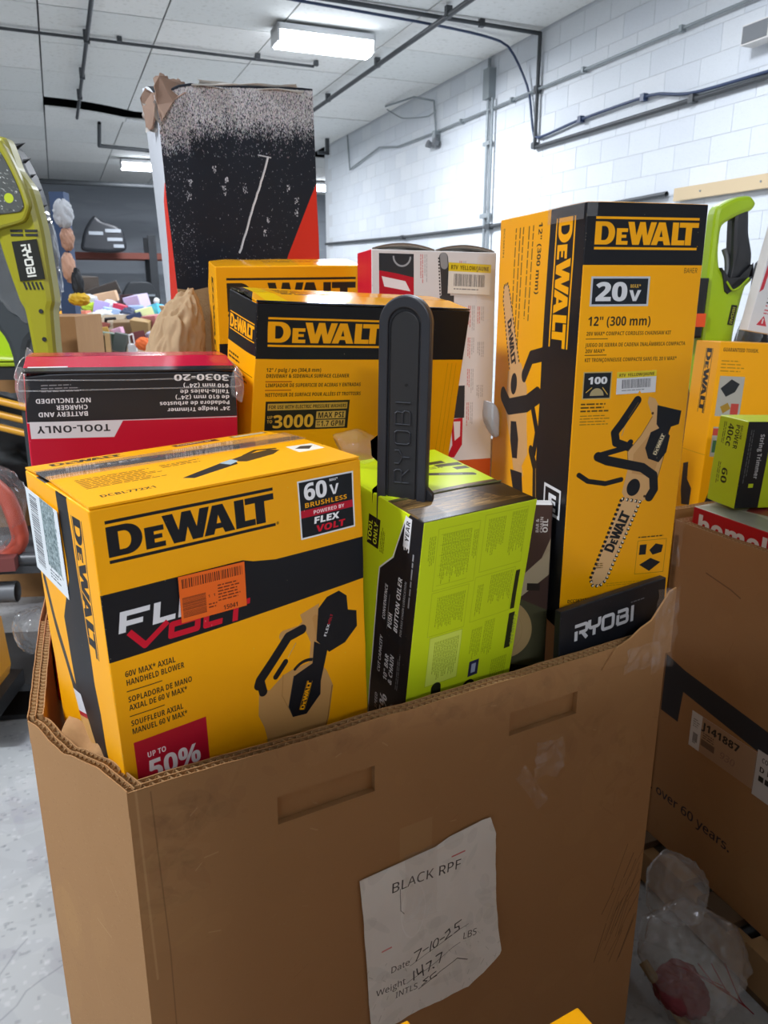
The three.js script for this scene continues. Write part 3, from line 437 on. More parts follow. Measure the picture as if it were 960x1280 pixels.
{ // torn top flap, brown inside out, and a rim of curled white liner
  const scrap = (pts, x, y, z, rx, ry, rz, mat, name, lab) => { const g = new THREE.PlaneGeometry(1, 1, 12, 10), p = g.attributes.position; for (let i = 0; i < p.count; i++) { const u = p.getX(i), v = p.getY(i); p.setXYZ(i, u * pts[0] * (1 + 0.25 * noise(v * 3, pts[0] * 9, 2)), v * pts[1] * (1 + 0.35 * noise(u * 4, 1, pts[1] * 9)), 0.016 * noise(u * 3.2, v * 3.2, x * 20) + pts[2] * (u * u)); } g.computeVertexNormals(); const b = g.clone(); const m = part(name, g, mat, F, lab); m.position.set(x, y, z); m.rotation.set(rx, ry, rz); return m; };
  const br = std(0x8d7565, 0.9, { side: THREE.DoubleSide }), gr = std(0xb9b5ae, 0.8, { side: THREE.DoubleSide });
  const tornShape = (pts, x, y, z, rx, ry, rz) => { const g = slab(pts, 0.004, 0.0008), p = g.attributes.position; for (let i = 0; i < p.count; i++) p.setZ(i, p.getZ(i) + 0.02 * noise(p.getX(i) * 30, p.getY(i) * 30, 3)); g.computeVertexNormals(); const m = part('torn_flap', g, br, F, 'torn brown cardboard flap'); m.position.set(x, y, z); m.rotation.set(rx, ry, rz); };
  const jag = (pts, n, amp, seed) => { const r = seeded(seed), o = []; pts.forEach((p, i) => { const q = pts[(i + 1) % pts.length]; for (let k = 0; k < n; k++) { const t = k / n; o.push([p[0] + (q[0] - p[0]) * t + (k ? (r() - 0.5) * amp : 0), p[1] + (q[1] - p[1]) * t + (k ? (r() - 0.5) * amp : 0)]); } }); return o; };
  tornShape(jag([[-0.012, -0.06], [0.02, -0.02], [0.05, 0.0], [0.1, 0.0], [0.085, 0.012], [0.06, 0.022], [0.045, 0.036], [0.02, 0.032], [0.004, 0.042], [-0.016, 0.03], [-0.02, -0.01]], 4, 0.006, 3), -0.178, 1.178, 0.07, -0.15, 0.1, 0.0);
  tornShape(jag([[-0.02, -0.05], [0.0, -0.055], [0.016, -0.02], [0.014, 0.02], [-0.004, 0.03], [-0.022, 0.01]], 4, 0.006, 5), -0.2, 1.16, 0.05, 0, -0.9, 0.05);
  scrap([0.05, 0.06, 0.09], -0.19, 1.13, 0.05, 0.1, -1.1, 0.1, gr, 'torn_liner', 'curled grey paper liner');
  scrap([0.25, 0.016, 0.01], 0.03, 1.198, 0.07, -0.4, 0, -0.01, gr, 'torn_liner', 'curled grey paper liner along the top edge');
}
// crumpled packing paper between the tall carton and the yellow one
{
  const g = crumple(0.075, 0.19, 0.065, 7, 90, 60, 0.1); const m = one('kraft_paper_wad', 'crumpled brown packing paper stuffed beside the plain yellow carton', 'packing paper', g, std(0xa58a68, 0.9), V(-0.495, 1.47, -1.86), 0.4); m.rotation.z = -0.25;
}

// ---- G: white saw carton (305 x 600 x 150 mm)
const gFront = print(tex(305, 600, 2, (c, w, h) => {
  fill(c, '#d3d2d2', 0, 0, w, h); fill(c, '#b3162c', 18, 8, 82, 100); path(c, [[18, 8], [100, 8], [100, 58], [60, 50], [18, 44]], '#2b3036'); c.strokeStyle = '#9aa0a6'; c.lineWidth = 4; c.beginPath(); c.arc(72, 14, 20, 0, 3.2); c.stroke(); path(c, [[24, 56], [80, 66], [92, 88], [30, 78]], '#e4dfdf');
  for (const [x, y, n] of [[106, 8, 16], [202, 20, 12], [226, 118, 14], [226, 190, 12], [226, 262, 14], [226, 340, 14], [250, 120, 10], [252, 200, 9], [252, 300, 8]]) { c.save(); c.translate(x, y); c.rotate(Math.PI / 2); greek(c, 0, -16, n * 4, 2, 4.4, x % 4 ? '#c26a6a' : '#9a9a9c', x + y, 0.4); greek(c, 0, -26, n * 4, 2, 4.4, '#a7a7a9', x + y + 1, 0.4); c.restore(); }
  line(c, [[172, 14], [176, 50], [180, 130]], '#35373b', 22); line(c, [[172, 12], [174, 30]], '#8c8f92', 18); c.setLineDash([4, 3]); line(c, [[160, 14], [166, 130]], '#1f2023', 3, 'butt'); c.setLineDash([]); fill(c, '#3a3c40', 165, 96, 34, 60);
  fill(c, '#2b3036', 200, 300, 30, 76); path(c, [[196, 378], [226, 376], [226, 440], [206, 470], [186, 470], [200, 440]], '#b3162c'); path(c, [[202, 384], [220, 384], [220, 420], [206, 430]], '#d9d4d4'); fill(c, '#c25426', 186, 478, 119, 60); wear(c, w, h, 29, 60, 'rgba(140,136,130,0.5)');
}), 0.36);
const G = carton('white_carton', 'white saw carton with a yellow-topped barcode label, behind the blade cover', 'carton', [-0.028, 1.709, -1.76], [19.97, -2.4, -0.53], [0.305, 0.6, 0.1], { F: gFront, L: M.red, base: M.white }, { seed: 13 });
const rtv = (seed, bg) => print(tex(60, 40, 6, (c, w, h) => { fill(c, bg, 0, 0, w, h); fill(c, '#d8c02a', 0, 0, w, 11); txt(c, 'RTV  YELLOW/JAUNE', 3, 8.4, 5.4, '#3a3210', { fit: 54 }); bars(c, 8, 14, 44, 16, seed, '#55565a'); greek(c, 8, 33, 44, 1, 3, '#77787a', seed + 1); }), 0.35);
stick(G, 'barcode_label', 'F', 0.6, 0.043, 0.95, 0.155, rtv(91, '#dcd9cf'), { turn: -0.03, label: 'white barcode label with a yellow heading' });
{ // open top flaps curling over the white carton
  for (const [x, s] of [[-0.075, 1], [0.075, -1]]) { const g = new THREE.BoxGeometry(0.148, 0.004, 0.07, 10, 1, 4), p = g.attributes.position; for (let i = 0; i < p.count; i++) { const u = p.getX(i) * s; p.setY(i, p.getY(i) + 0.012 * (0.4 - (u / 0.074) ** 2) + 0.06 * p.getZ(i)); } g.computeVertexNormals(); const f = part('top_flap', g, [M.white, M.white, std(0x6c6258, 0.85), M.white, std(0x6c6258, 0.85), std(0x6c6258, 0.85)], G); f.position.set(x, 0.606, 0.012); }
  const t = part('packing_tape', new THREE.PlaneGeometry(0.05, 0.14, 6, 14), M.tape, G, 'loose clear tape hanging down the corner'); const p = t.geometry.attributes.position; for (let i = 0; i < p.count; i++) p.setZ(i, 0.006 * noise(p.getX(i) * 50, p.getY(i) * 30, 2) + 0.006); t.geometry.computeVertexNormals(); t.position.set(0.125, 0.52, 0.053);
}
{ const m = one('bubble_wrap_scrap', 'scrap of milky plastic wrap beside the white carton', 'plastic wrap', crumple(0.02, 0.036, 0.02, 3, 30, 18), new THREE.MeshPhysicalMaterial({ color: 0xdfe3e6, roughness: 0.3, transmission: 0.4, thickness: 0 }), V(0.235, 1.36, -1.66)); m.rotation.z = 0.2; }

// ---- B: tall chainsaw carton at the right (221 x 750 x 383 mm)
const saw = (c, flip) => { // a chainsaw pointing down-left; units mm in its own box about 200 x 350
  const tan = '#cfa26a';
  line(c, [[118, 0], [92, 40], [80, 56], [84, 74], [112, 84]], INK, 15); line(c, [[120, 4], [104, 30]], '#7a5a20', 1.2); line(c, [[98, 46], [94, 62]], '#8f8f92', 1);
  path(c, [[140, -6], [152, -2], [168, 20], [186, 60], [188, 74], [176, 130], [166, 176], [140, 188], [112, 180], [104, 166], [112, 120], [108, 92], [132, 62], [150, 30], [138, 4]], tan); path(c, [[120, 96], [150, 60], [176, 84], [164, 140], [120, 132]], '#c2935a');
  line(c, [[168, 20], [186, 60], [188, 74], [176, 130], [166, 176]], '#7a5a30', 1.2); line(c, [[112, 120], [108, 92], [132, 62], [150, 30]], '#7a5a30', 1.2); for (const [x, y] of [[150, 24], [178, 62], [168, 150], [118, 168], [150, 176]]) { c.fillStyle = '#4a3418'; c.beginPath(); c.arc(x, y, 2.4, 0, 7); c.fill(); }
  path(c, [[158, 10], [208, 22], [206, 46], [190, 50], [186, 62], [172, 58], [160, 44]], INK); path(c, [[150, 58], [170, 50], [190, 66], [186, 96], [172, 114], [150, 106], [142, 86]], INK); c.save(); c.translate(158, 98); c.rotate(-1.2); mark(c, 0, 0, 40, 9, '#d8c9a0', 0.06); c.restore();
  line(c, [[52, 98], [70, 106], [140, 122], [164, 138], [168, 164], [160, 178]], INK, 17); line(c, [[52, 96], [104, 84], [112, 74]], INK, 10); line(c, [[18, 130], [36, 142], [70, 148], [100, 142]], INK, 9);
  c.fillStyle = INK; c.beginPath(); c.ellipse(126, 158, 13, 16, 0.2, 0, 7); c.fill();
  const bar = [[105, 178], [142, 186], [88, 336], [76, 346], [62, 344], [56, 330]]; path(c, bar, '#d6ac78'); c.setLineDash([5, 4]); line(c, [...bar, bar[0]], INK, 6, 'butt'); c.setLineDash([2.5, 6.5]); line(c, bar, '#efe6cf', 4, 'butt'); c.setLineDash([]);
  c.save(); c.translate(78, 274); c.rotate(-1.19); mark(c, 0, 0, 80, 20, INK, 0); c.restore(); greek(c, 66, 300, 16, 3, 4, '#7a5a20', 95);
};
const bFront = print(tex(221, 750, 2.4, (c, w, h) => {
  fill(c, YEL, 0, 0, w, h); fill(c, INK, 0, 0, w, 97); mark(c, 18, 22, 188, 51, YEL, 0.08); txt(c, '.', 206, 68, 5, YEL);
  const g = '#b9bcbf'; fill(c, g, 17, 115, 107, 48); fill(c, '#1b2026', 20.5, 118.5, 100, 41); txt(c, '20', 26, 154, 29, '#cfd1d3', { fit: 58, heavy: 1.6 }); txt(c, 'MAX*', 88, 133, 6, '#d0a23c', { fit: 20 }); txt(c, 'V', 88, 154, 17, '#cfd1d3', { fit: 20, heavy: 1 });
  txt(c, '12" (300 mm)', 16, 195, 15, '#2a2418', { fit: 116 }); txt(c, '20V MAX* COMPACT CORDLESS CHAINSAW KIT', 15, 211, 6.6, '#4a3808', { fit: 158 }); line(c, [[15, 216], [54, 216]], '#4a3808', 1.2); txt(c, 'JUEGO DE SIERRA DE CADENA INALÁMBRICA COMPACTA', 15, 229, 6.2, '#4a3808', { fit: 188 }); txt(c, '20V MAX*', 15, 239, 6.2, '#4a3808', { fit: 36 }); line(c, [[15, 243], [54, 243]], '#4a3808', 1.2); txt(c, 'KIT TRONÇONNEUSE COMPACTE SANS FIL 20 V MAX*', 15, 254, 6.2, '#4a3808', { fit: 174 });
  fill(c, '#b7a26a', 15, 271, 53, 47); fill(c, '#1d1f22', 17, 273, 49, 43); txt(c, '100', 24, 292, 12, '#d9dadc', { fit: 36, heavy: 0.8 }); c.fillStyle = '#a89a70'; c.beginPath(); c.arc(42, 312, 13, Math.PI, 0); c.fill(); line(c, [[22, 306], [32, 298]], '#d9b04a', 1.5); line(c, [[52, 298], [62, 310]], '#d9b04a', 1.5);
  greek(c, 14, 325, 56, 3, 6, '#5a4410', 96); greek(c, 14, 346, 62, 4, 5, '#8a6a14', 97, 0.3); txt(c, 'BAHER', 186, 110, 8, '#4a3a18', { bold: false, fit: 26, family: 'monospace' });
  c.save(); c.translate(2, 322); saw(c); c.restore();
  c.strokeStyle = '#8a6a14'; c.lineWidth = 0.8; c.strokeRect(148, 584, 60, 66); greek(c, 148, 576, 58, 1, 5, '#4a3808', 98); fill(c, INK, 153, 592, 14, 20); path(c, [[174, 604], [186, 592], [202, 596], [200, 610], [182, 614]], INK); path(c, [[156, 632], [178, 620], [200, 630], [178, 646]], INK);
  greek(c, 92, 664, 118, 2, 4, '#b98a10', 99, 0.3); txt(c, 'DCCS621P1', 15, 697, 6.4, INK, { fit: 44 }); txt(c, 'GUARANTEED TOUGH.', 104, 690, 6.8, INK, { fit: 104, rot: -0.04 }); wear(c, w, h, 33, 90);
}), 0.4);
const bLeft = print(tex(383, 750, 1.9, (c, w, h) => {
  fill(c, YEL, 0, 0, w, h); fill(c, INK, 249, 0, 134, h);
  c.save(); c.translate(348, 18); c.rotate(Math.PI / 2); mark(c, 0, 0, 218, 74, YEL, 0.07); c.restore();
  txt(c, '12" (300 mm)', 198, 18, 18, '#2a2418', { rot: Math.PI / 2, fit: 128 });
  for (const [x, l] of [[176, 240], [156, 180], [128, 290], [112, 300], [92, 280]]) { c.save(); c.translate(x, 22); c.rotate(Math.PI / 2); greek(c, 0, 0, l, 1, 9, '#6a4f10', x, 0.55); c.restore(); } txt(c, 'DCCS621P1', 20, 18, 8, '#4a3808', { rot: Math.PI / 2, fit: 58 });
  const tan = '#cfa26a', bar = [[36, 130], [58, 126], [74, 150], [146, 286], [96, 306], [34, 160]]; path(c, bar, tan); c.setLineDash([5, 4]); line(c, [...bar, bar[0]], INK, 5, 'butt'); c.setLineDash([]);
  c.save(); c.translate(78, 196); c.rotate(1.17); mark(c, 0, -10, 96, 24, INK, 0); c.restore();
  path(c, [[84, 300], [150, 276], [186, 320], [196, 400], [206, 450], [180, 480], [190, 500], [140, 500], [110, 440], [76, 380]], tan); path(c, [[120, 500], [182, 494], [196, 560], [150, 580], [140, 540]], INK);
  line(c, [[60, 352], [96, 372], [190, 352], [238, 330]], INK, 34); line(c, [[170, 300], [200, 262], [262, 250]], INK, 26); line(c, [[222, 360], [246, 400], [236, 440]], INK, 18); c.fillStyle = INK; c.beginPath(); c.ellipse(118, 322, 16, 22, 0.2, 0, 7); c.fill(); path(c, [[110, 400], [140, 396], [156, 430], [154, 470], [128, 474], [112, 440]], INK);
  line(c, [[222, 440], [246, 470], [252, 540], [238, 570]], '#24201a', 22); line(c, [[248, 470], [256, 530]], '#b98a3c', 2);
  fill(c, '#d9dadc', 290, 486, 70, 56); fill(c, INK, 296, 492, 58, 44); txt(c, 'E', 306, 532, 30, '#d9dadc', { fit: 38, heavy: 2 }); wear(c, w, h, 34, 90);
}), 0.4);
const B = carton('power_tool_carton', 'tall yellow chainsaw carton with black top band, at the right of the bin', 'carton', [0.325, 1.759, -1.32], [12.65, 0.46, 0.19], [0.221, 0.75, 0.383], { F: bFront, L: bLeft, base: M.yellow }, { seed: 15, bulge: 0.003 });
stick(B, 'barcode_label', 'F', 0.35, 0.362, 0.69, 0.413, rtv(101, '#d2d3d4'), { turn: 0.03, label: 'barcode label with a yellow heading' });
stick(B, 'packing_tape', 'L', 0.64, 0.0, 1.0, 0.035, M.tape, { proud: 0.004, label: 'clear tape folded down from the lid' });
stick(B, 'packing_tape', 'F', 0.0, 0.0, 0.08, 0.03, M.tape, { proud: 0.004 });

// ---- C: lime carton with the blade cover sticking out (232 x 500 x 270 mm)
const cFront = print(tex(232, 500, 2.4, (c, w, h) => {
  fill(c, LIME, 0, 0, w, h); const G1 = '#7f9413';
  const block = (x, y, w0, h0, seed, grid) => { c.save(); c.translate(x + w0, y); c.rotate(Math.PI / 2); greek(c, 0, 0, h0, Math.floor(w0 / 3.4), 3.4, G1, seed, 0.34); if (grid) for (let i = 0; i <= 5; i++) line(c, [[(i * h0) / 5, 0], [(i * h0) / 5, w0]], '#8ea51a', 0.5); c.restore(); };
  c.strokeStyle = '#9cb31c'; c.lineWidth = 0.7; c.strokeRect(30, 16, 82, 104); c.strokeRect(122, 10, 92, 98); c.strokeRect(30, 124, 74, 78); c.strokeRect(116, 116, 88, 82); fill(c, '#cfe05a', 36, 206, 66, 92); c.strokeRect(36, 206, 66, 92);
  block(36, 26, 60, 86, 111, true); block(98, 30, 12, 60, 112); block(126, 18, 40, 66, 113); block(178, 14, 34, 80, 114); block(38, 134, 60, 62, 115); block(122, 132, 14, 60, 116); block(146, 120, 54, 56, 117); block(44, 216, 52, 74, 118); block(120, 214, 26, 60, 119); block(150, 206, 24, 76, 120); block(12, 26, 14, 50, 121); block(176, 290, 40, 60, 122);
  fill(c, '#2c3018', 207, 124, 10, 74); fill(c, '#2c3018', 207, 206, 14, 70); txt(c, 'COMPLETE', 219, 212, 7, '#9aa84a', { rot: Math.PI / 2, fit: 60 });
  line(c, [[60, 306], [64, 344], [62, 400]], '#222618', 20); c.fillStyle = '#222618'; fill(c, '#2a2c4a', 128, 278, 22, 30); fill(c, '#9fa9c0', 134, 284, 10, 18); c.fillStyle = '#222618'; c.beginPath(); c.arc(132, 328, 14, 0, 7); c.fill(); c.strokeStyle = '#c2d63a'; c.lineWidth = 2; c.beginPath(); c.arc(132, 328, 7, 0, 7); c.stroke(); txt(c, 'RYOBI', 20, 430, 20, '#222618', { fit: 110 }); wear(c, w, h, 37, 70);
}), 0.4);
const cLeft = print(tex(270, 500, 2.4, (c, w, h) => {
  fill(c, LIME, 0, 0, w, h);
  path(c, [[236, 0], [270, 0], [270, 500], [188, 500], [172, 440], [172, 118], [206, 84], [222, 24]], '#1b1c20'); line(c, [[228, 6], [204, 84], [172, 116], [172, 500]], '#d9dcdc', 2.4);
  fill(c, INK, 132, 38, 32, 50); txt(c, 'TOOL', 143, 44 + 40, 10, '#d3e02c', { rot: -Math.PI / 2, fit: 38 }); txt(c, 'ONLY', 158, 44 + 40, 10, '#d3e02c', { rot: -Math.PI / 2, fit: 38 }); c.save(); c.translate(168, 90); c.rotate(-Math.PI / 2); greek(c, 0, 0, 48, 4, 3, '#5c6a10', 123); c.restore();
  const v = (s, x, y, size, fit, col = '#d6d7d8', sk = 0) => txt(c, s, x, y, size, col, { rot: -Math.PI / 2, fit, skew: sk });
  fill(c, '#d6d7d8', 226, 6, 16, 50); v('3', 242, 62, 14, 12, '#e6e6e6'); v('YEAR', 238, 46, 9, 34, '#2a2b2e', 0.1); c.save(); c.translate(252, 150); c.rotate(-Math.PI / 2); greek(c, 0, 0, 108, 1, 7, '#8f9092', 124); c.restore();
  v('CONVENIENCE', 198, 200, 7, 64, '#c9cacc', 0.1); v('PUSH', 216, 208, 10, 28); v('BUTTON OILER', 232, 208, 10, 98, '#d6d7d8', 0.1); v('FOR EASY CHAIN LUBRICATION', 244, 208, 5, 98, '#9b9c9e'); line(c, [[205, 212], [205, 150]], '#8f9092', 0.8);
  v('CUT CAPACITY', 196, 302, 7, 70, '#c9cacc', 0.1); v('10" BAR', 216, 308, 10, 50, '#d6d7d8', 0.1); v('& CHAIN', 230, 308, 10, 56, '#d6d7d8', 0.1); c.save(); c.translate(240, 308); c.rotate(-Math.PI / 2); greek(c, 0, 0, 70, 2, 4, '#77787a', 125); c.restore();
  v('SPEED', 196, 376, 7, 32, '#c9cacc', 0.1); v('85%', 222, 396, 19, 62, '#e2e2e3', 0.12); c.save(); c.translate(232, 396); c.rotate(-Math.PI / 2); greek(c, 0, 0, 60, 2, 4, '#77787a', 126); c.restore(); wear(c, w, h, 38, 50);
}), 0.38);
const cTop = print(tex(232, 270, 2, (c, w, h) => {
  fill(c, LIME, 0, 0, w, h); const wood = []; path(c, [[0, 178], [232, 168], [232, 270], [0, 270]], '#6d5430'); const r = seeded(131); for (let i = 0; i < 240; i++) { const x = r() * w, y = 176 + 92 * r(); line(c, [[x, y], [x + 10 + 36 * r(), y + (r() - 0.5) * 8]], ['#8a6a3a', '#4a3820', '#a58350', '#2e2416'][Math.floor(r() * 4)], 0.8 + 2 * r()); }
  path(c, [[150, 180], [232, 170], [232, 250], [180, 236]], '#33291a'); fill(c, '#26221a', 0, 254, w, 16);
  line(c, [[130, 112], [210, 136]], '#2a2d22', 12); line(c, [[150, 118], [190, 130]], '#8f9490', 3); for (const [x, y, q] of [[140, 60, 60], [170, 76, 56], [196, 96, 30]]) fill(c, '#2d3216', x, y, q, 13); greek(c, 120, 84, 60, 2, 6, '#59661a', 132); wear(c, w, h, 39, 40);
}), 0.3);
const C = carton('power_tool_carton', 'lime green saw carton with a black spec stripe, open at its top left', 'carton', [0.058, 1.298, -1.065], [35.05, 7.94, 0.31], [0.232, 0.5, 0.27], { F: cFront, L: cLeft, T: cTop, base: M.lime }, { seed: 17, amp: 0.0015 });
{ const t = part('lid_seam', new THREE.BoxGeometry(0.228, 0.0012, 0.004), std(0x4a4a1c, 0.8), C); t.position.set(0, 0.5015, 0.05); stick(C, 'packing_tape', 'T', 0.0, 0.84, 0.22, 1.0, M.tape, { proud: 0.003 }); }

// ---- black bar cover standing out of the lime carton
{
  const g = thing('blade_cover', 'black plastic chainsaw blade cover with raised lettering standing in the lime carton', 'blade cover', V(0.03, 1.17, -1.185), rad(-14)); g.rotation.order = 'YXZ'; g.rotation.z = rad(-1.6); g.rotation.x = rad(3);
  const hw = 0.0385, H0 = 0.447;
  const stad = (k, y0, y1, taper = 1) => { const s = new THREE.Shape(), q = hw - k; s.moveTo(-q * taper, y0); s.lineTo(q * taper, y0); s.lineTo(q, y1 - q * 1.05); s.absellipse(0, y1 - q * 1.05, q, q * 1.05, 0, Math.PI, false); s.lineTo(-q * taper, y0); return s; };
  part('cover_shell', slab(stad(0, 0, H0, 1.02), 0.02, 0.003, [], 20), M.blackPlastic, g);
  const hole = new THREE.Path(stad(0.0145, 0.03, H0 - 0.017, 1.02).getPoints(20).reverse());
  const rim = part('raised_rim', slab(stad(0.0005, 0.0, H0 - 0.0005, 1.02), 0.008, 0.0018, [hole], 20), M.blackPlastic, g); rim.position.z = 0.0185;
  part('inner_panel', slab(stad(0.017, 0.03, H0 - 0.022, 1.02), 0.0035, 0.0012, [], 18), M.darkPlastic, g).position.z = 0.0195;
  part('rivet_hole', new THREE.CylinderGeometry(0.0022, 0.0022, 0.002, 12).rotateX(Math.PI / 2).translate(0.004, H0 - 0.128, 0.0235), std(0x050505, 0.9), g);
  // raised letters reading upward
  const L = [['R', [[[0, 1], [0, 0]], [[0, 1], [0.7, 1], [0.8, 0.85], [0.8, 0.62], [0.7, 0.5], [0, 0.5]], [[0.4, 0.5], [0.85, 0]]]], ['Y', [[[0, 1], [0, 0.7], [0.4, 0.45], [0.8, 0.7], [0.8, 1]], [[0.4, 0.45], [0.4, 0]]]], ['O', [[[0.1, 0], [0, 0.15], [0, 0.85], [0.1, 1], [0.7, 1], [0.8, 0.85], [0.8, 0.15], [0.7, 0], [0.1, 0]]]], ['B', [[[0, 0], [0, 1], [0.65, 1], [0.75, 0.85], [0.7, 0.52], [0, 0.52]], [[0.7, 0.52], [0.82, 0.36], [0.78, 0.08], [0.66, 0], [0, 0]]]], ['I', [[[0.1, 0], [0.1, 1]]]]];
  L.forEach(([name, strokes], i) => { const parts = strokes.map((s) => poly(s.map(([x, y]) => V(0.0115 - y * 0.023, 0.168 + i * 0.0305 + x * 0.0255, 0.0235)), 0.0016, 6)); part('raised_letter', merge(parts), M.blackPlastic, g); });
  for (const s of [-1, 1]) part('side_tab', slab([[0, 0], [0.01, 0.006], [0.01, 0.03], [0, 0.04]], 0.014, 0.002).scale(s, 1, 1), M.blackPlastic, g).position.set(s * 0.0385, 0.12, 0.003);
  part('side_tab', slab([[0, 0], [0.014, 0.012], [0.016, 0.036], [0, 0.05]], 0.014, 0.002).scale(-1, 1, 1), M.blackPlastic, g).position.set(-0.0385, 0.19, -0.006);
}
{ // clear bag round the tool inside the lime carton
  const m = one('clear_poly_bag', 'yellowish clear plastic bulging behind the black blade cover', 'plastic bag', crumple(0.05, 0.03, 0.035, 9, 40, 20), clear(0.06, 0xffffff, 0.97), V(-0.045, 1.365, -1.3)); m.rotation.z = -0.5;
}

// ---- I: dark bar-oil carton and J: black carton between the bin wall and the chainsaw carton
const iFront = print(tex(140, 400, 2.4, (c, w, h) => {
  fill(c, '#46342f', 0, 0, w, h); txt(c, 'OIL', 132, 52, 10, '#c9c5c2', { rot: -Math.PI / 2, fit: 26 }); txt(c, 'BAR &', 114, 52, 6, '#b5aeaa', { rot: -Math.PI / 2, fit: 26 }); txt(c, 'CHAIN', 122, 52, 6, '#b5aeaa', { rot: -Math.PI / 2, fit: 30 }); line(c, [[78, 72], [78, 22], [92, 18]], '#b5aeaa', 2);
  path(c, [[140, 96], [140, 60], [110, 130], [56, 152], [60, 166], [90, 168]], '#a3937a'); path(c, [[56, 160], [140, 84], [140, 130], [80, 178]], '#a99a80'); fill(c, '#2c2622', 96, 148, 26, 14); path(c, [[0, 140], [60, 170], [140, 200], [140, 400], [0, 400]], '#4c4a36'); c.fillStyle = '#a98e62'; c.beginPath(); c.ellipse(48, 240, 62, 60, 0, 0, 7); c.fill(); for (const q of [44, 30, 16]) { c.strokeStyle = '#9c8258'; c.lineWidth = 1; c.beginPath(); c.ellipse(46, 242, q, q, 0, 0, 7); c.stroke(); } fill(c, '#1b1a18', 0, 312, w, 88);
}), 0.35);
carton('oil_carton', 'narrow dark carton with a sawn log picture beside the lime carton', 'carton', [0.181, 1.245, -1.365], [-6, 1.4, 0.6], [0.128, 0.42, 0.03], { F: iFront, T: M.white, base: plain(0x3a2e2a, 0.5) }, { seed: 19, bulge: 0.001, amp: 0.0006 });
const jFront = print(tex(275, 300, 2.4, (c, w, h) => { fill(c, '#191b20', 0, 0, w, h); mark2(c, 36, 34, 152, 32, '#c5c7ca'); greek(c, 178, 36 - 10, 40, 1, 5, '#6a6c70', 141); fill(c, '#c3d81c', 0, 180, w, 120); wear(c, w, h, 43, 60, 'rgba(150,152,156,0.4)'); }), 0.4);
carton('power_tool_carton', 'low black carton with white lettering tucked in front of the tall chainsaw carton', 'carton', [0.302, 1.094, -1.213], [31.4, 0.9, 2.4], [0.268, 0.3, 0.016], { F: jFront, base: M.black }, { seed: 23, bulge: 0.001, amp: 0.0008 });

// ======================================================================= the bulk bins
// one corrugated wall from a to b (seen from outside, a on the left), with open flutes along its top edge
function binWall(g, name, a, b, y0, y1, mat, { holes = [], th = 0.021, flutes = true, rim = 0.003, seed = 1, edge = 0.018, top } = {}) {
  const dx = b[0] - a[0], dz = b[1] - a[1], len = Math.hypot(dx, dz), H0 = y1 - y0, q = new THREE.Group(), layers = [];
  const rimY = (u) => H0 + rim * (noise(u * 9, seed, 2) + 0.6 * noise(u * 31, seed, 5)) + (top ? top(u) : 0);
  const uvFix = (geo, ox = 0) => { const p = geo.attributes.position, u = geo.attributes.uv; for (let i = 0; i < p.count; i++) u.setXY(i, (p.getX(i) + ox) / len, p.getY(i) / H0); return geo; };
  const prof = (drop, inset = 0) => { const pts = [[inset, 0], [len - inset, 0]]; const n = 40; for (let i = n; i >= 0; i--) { const u = inset + ((len - 2 * inset) * i) / n; pts.push([u, rimY(u) - drop]); } return pts; };
  layers.push(uvFix(slab(prof(edge), th * 0.5, 0, holes.map(([x0, yA, x1, yB]) => [[x0, yA - y0], [x1, yA - y0 + (x1 - x0) * 0.0], [x1, yB - y0], [x0, yB - y0]]))).translate(0, 0, -th * 0.5));
  layers.push(uvFix(slab(prof(edge), th * 0.5)).translate(0, 0, -th));
  for (const z of [0, -th / 2, -th]) { const top0 = prof(0), strip = [[0, H0 - edge - 0.02], [len, H0 - edge - 0.02], ...top0.slice(2)]; layers.push(uvFix(slab(strip, 0.0016)).translate(0, 0, z < -th * 0.9 ? z - 0.0004 : z < 0 ? z - 0.0005 : -0.0009)); }
  const wall = part(name, merge(layers), mat, g); wall.position.set(a[0], y0, a[1]); wall.rotation.y = Math.atan2(-dz, dx);
  if (flutes) {
    const pos = [], idx = [], wl = 0.0115, n = Math.floor((len / wl) * 8);
    for (let L = 0; L < 2; L++) { const base = pos.length / 3; for (let i = 0; i <= n; i++) { const u = 0.002 + ((len - 0.004) * i) / n, z = -th * 0.25 - (L * th) / 2 + Math.sin((u / wl) * 2 * Math.PI + L) * th * 0.2, y = rimY(u) - 0.0012 - 0.001 * Math.abs(noise(u * 80, seed, L)); pos.push(u, y, z - 0.0006, u, y, z + 0.0006, u, y - edge, z - 0.0006, u, y - edge, z + 0.0006); if (i < n) { const k = base + i * 4; idx.push(k, k + 1, k + 5, k, k + 5, k + 4, k, k + 4, k + 6, k, k + 6, k + 2, k + 1, k + 3, k + 7, k + 1, k + 7, k + 5); } } }
    const f = new THREE.BufferGeometry(); f.setAttribute('position', new THREE.Float32BufferAttribute(pos, 3)); f.setIndex(idx); f.computeVertexNormals();
    const m = part('corrugated_flutes', f, M.flute, wall); m.userData.kind = 'stuff';
  }
  return wall;
}
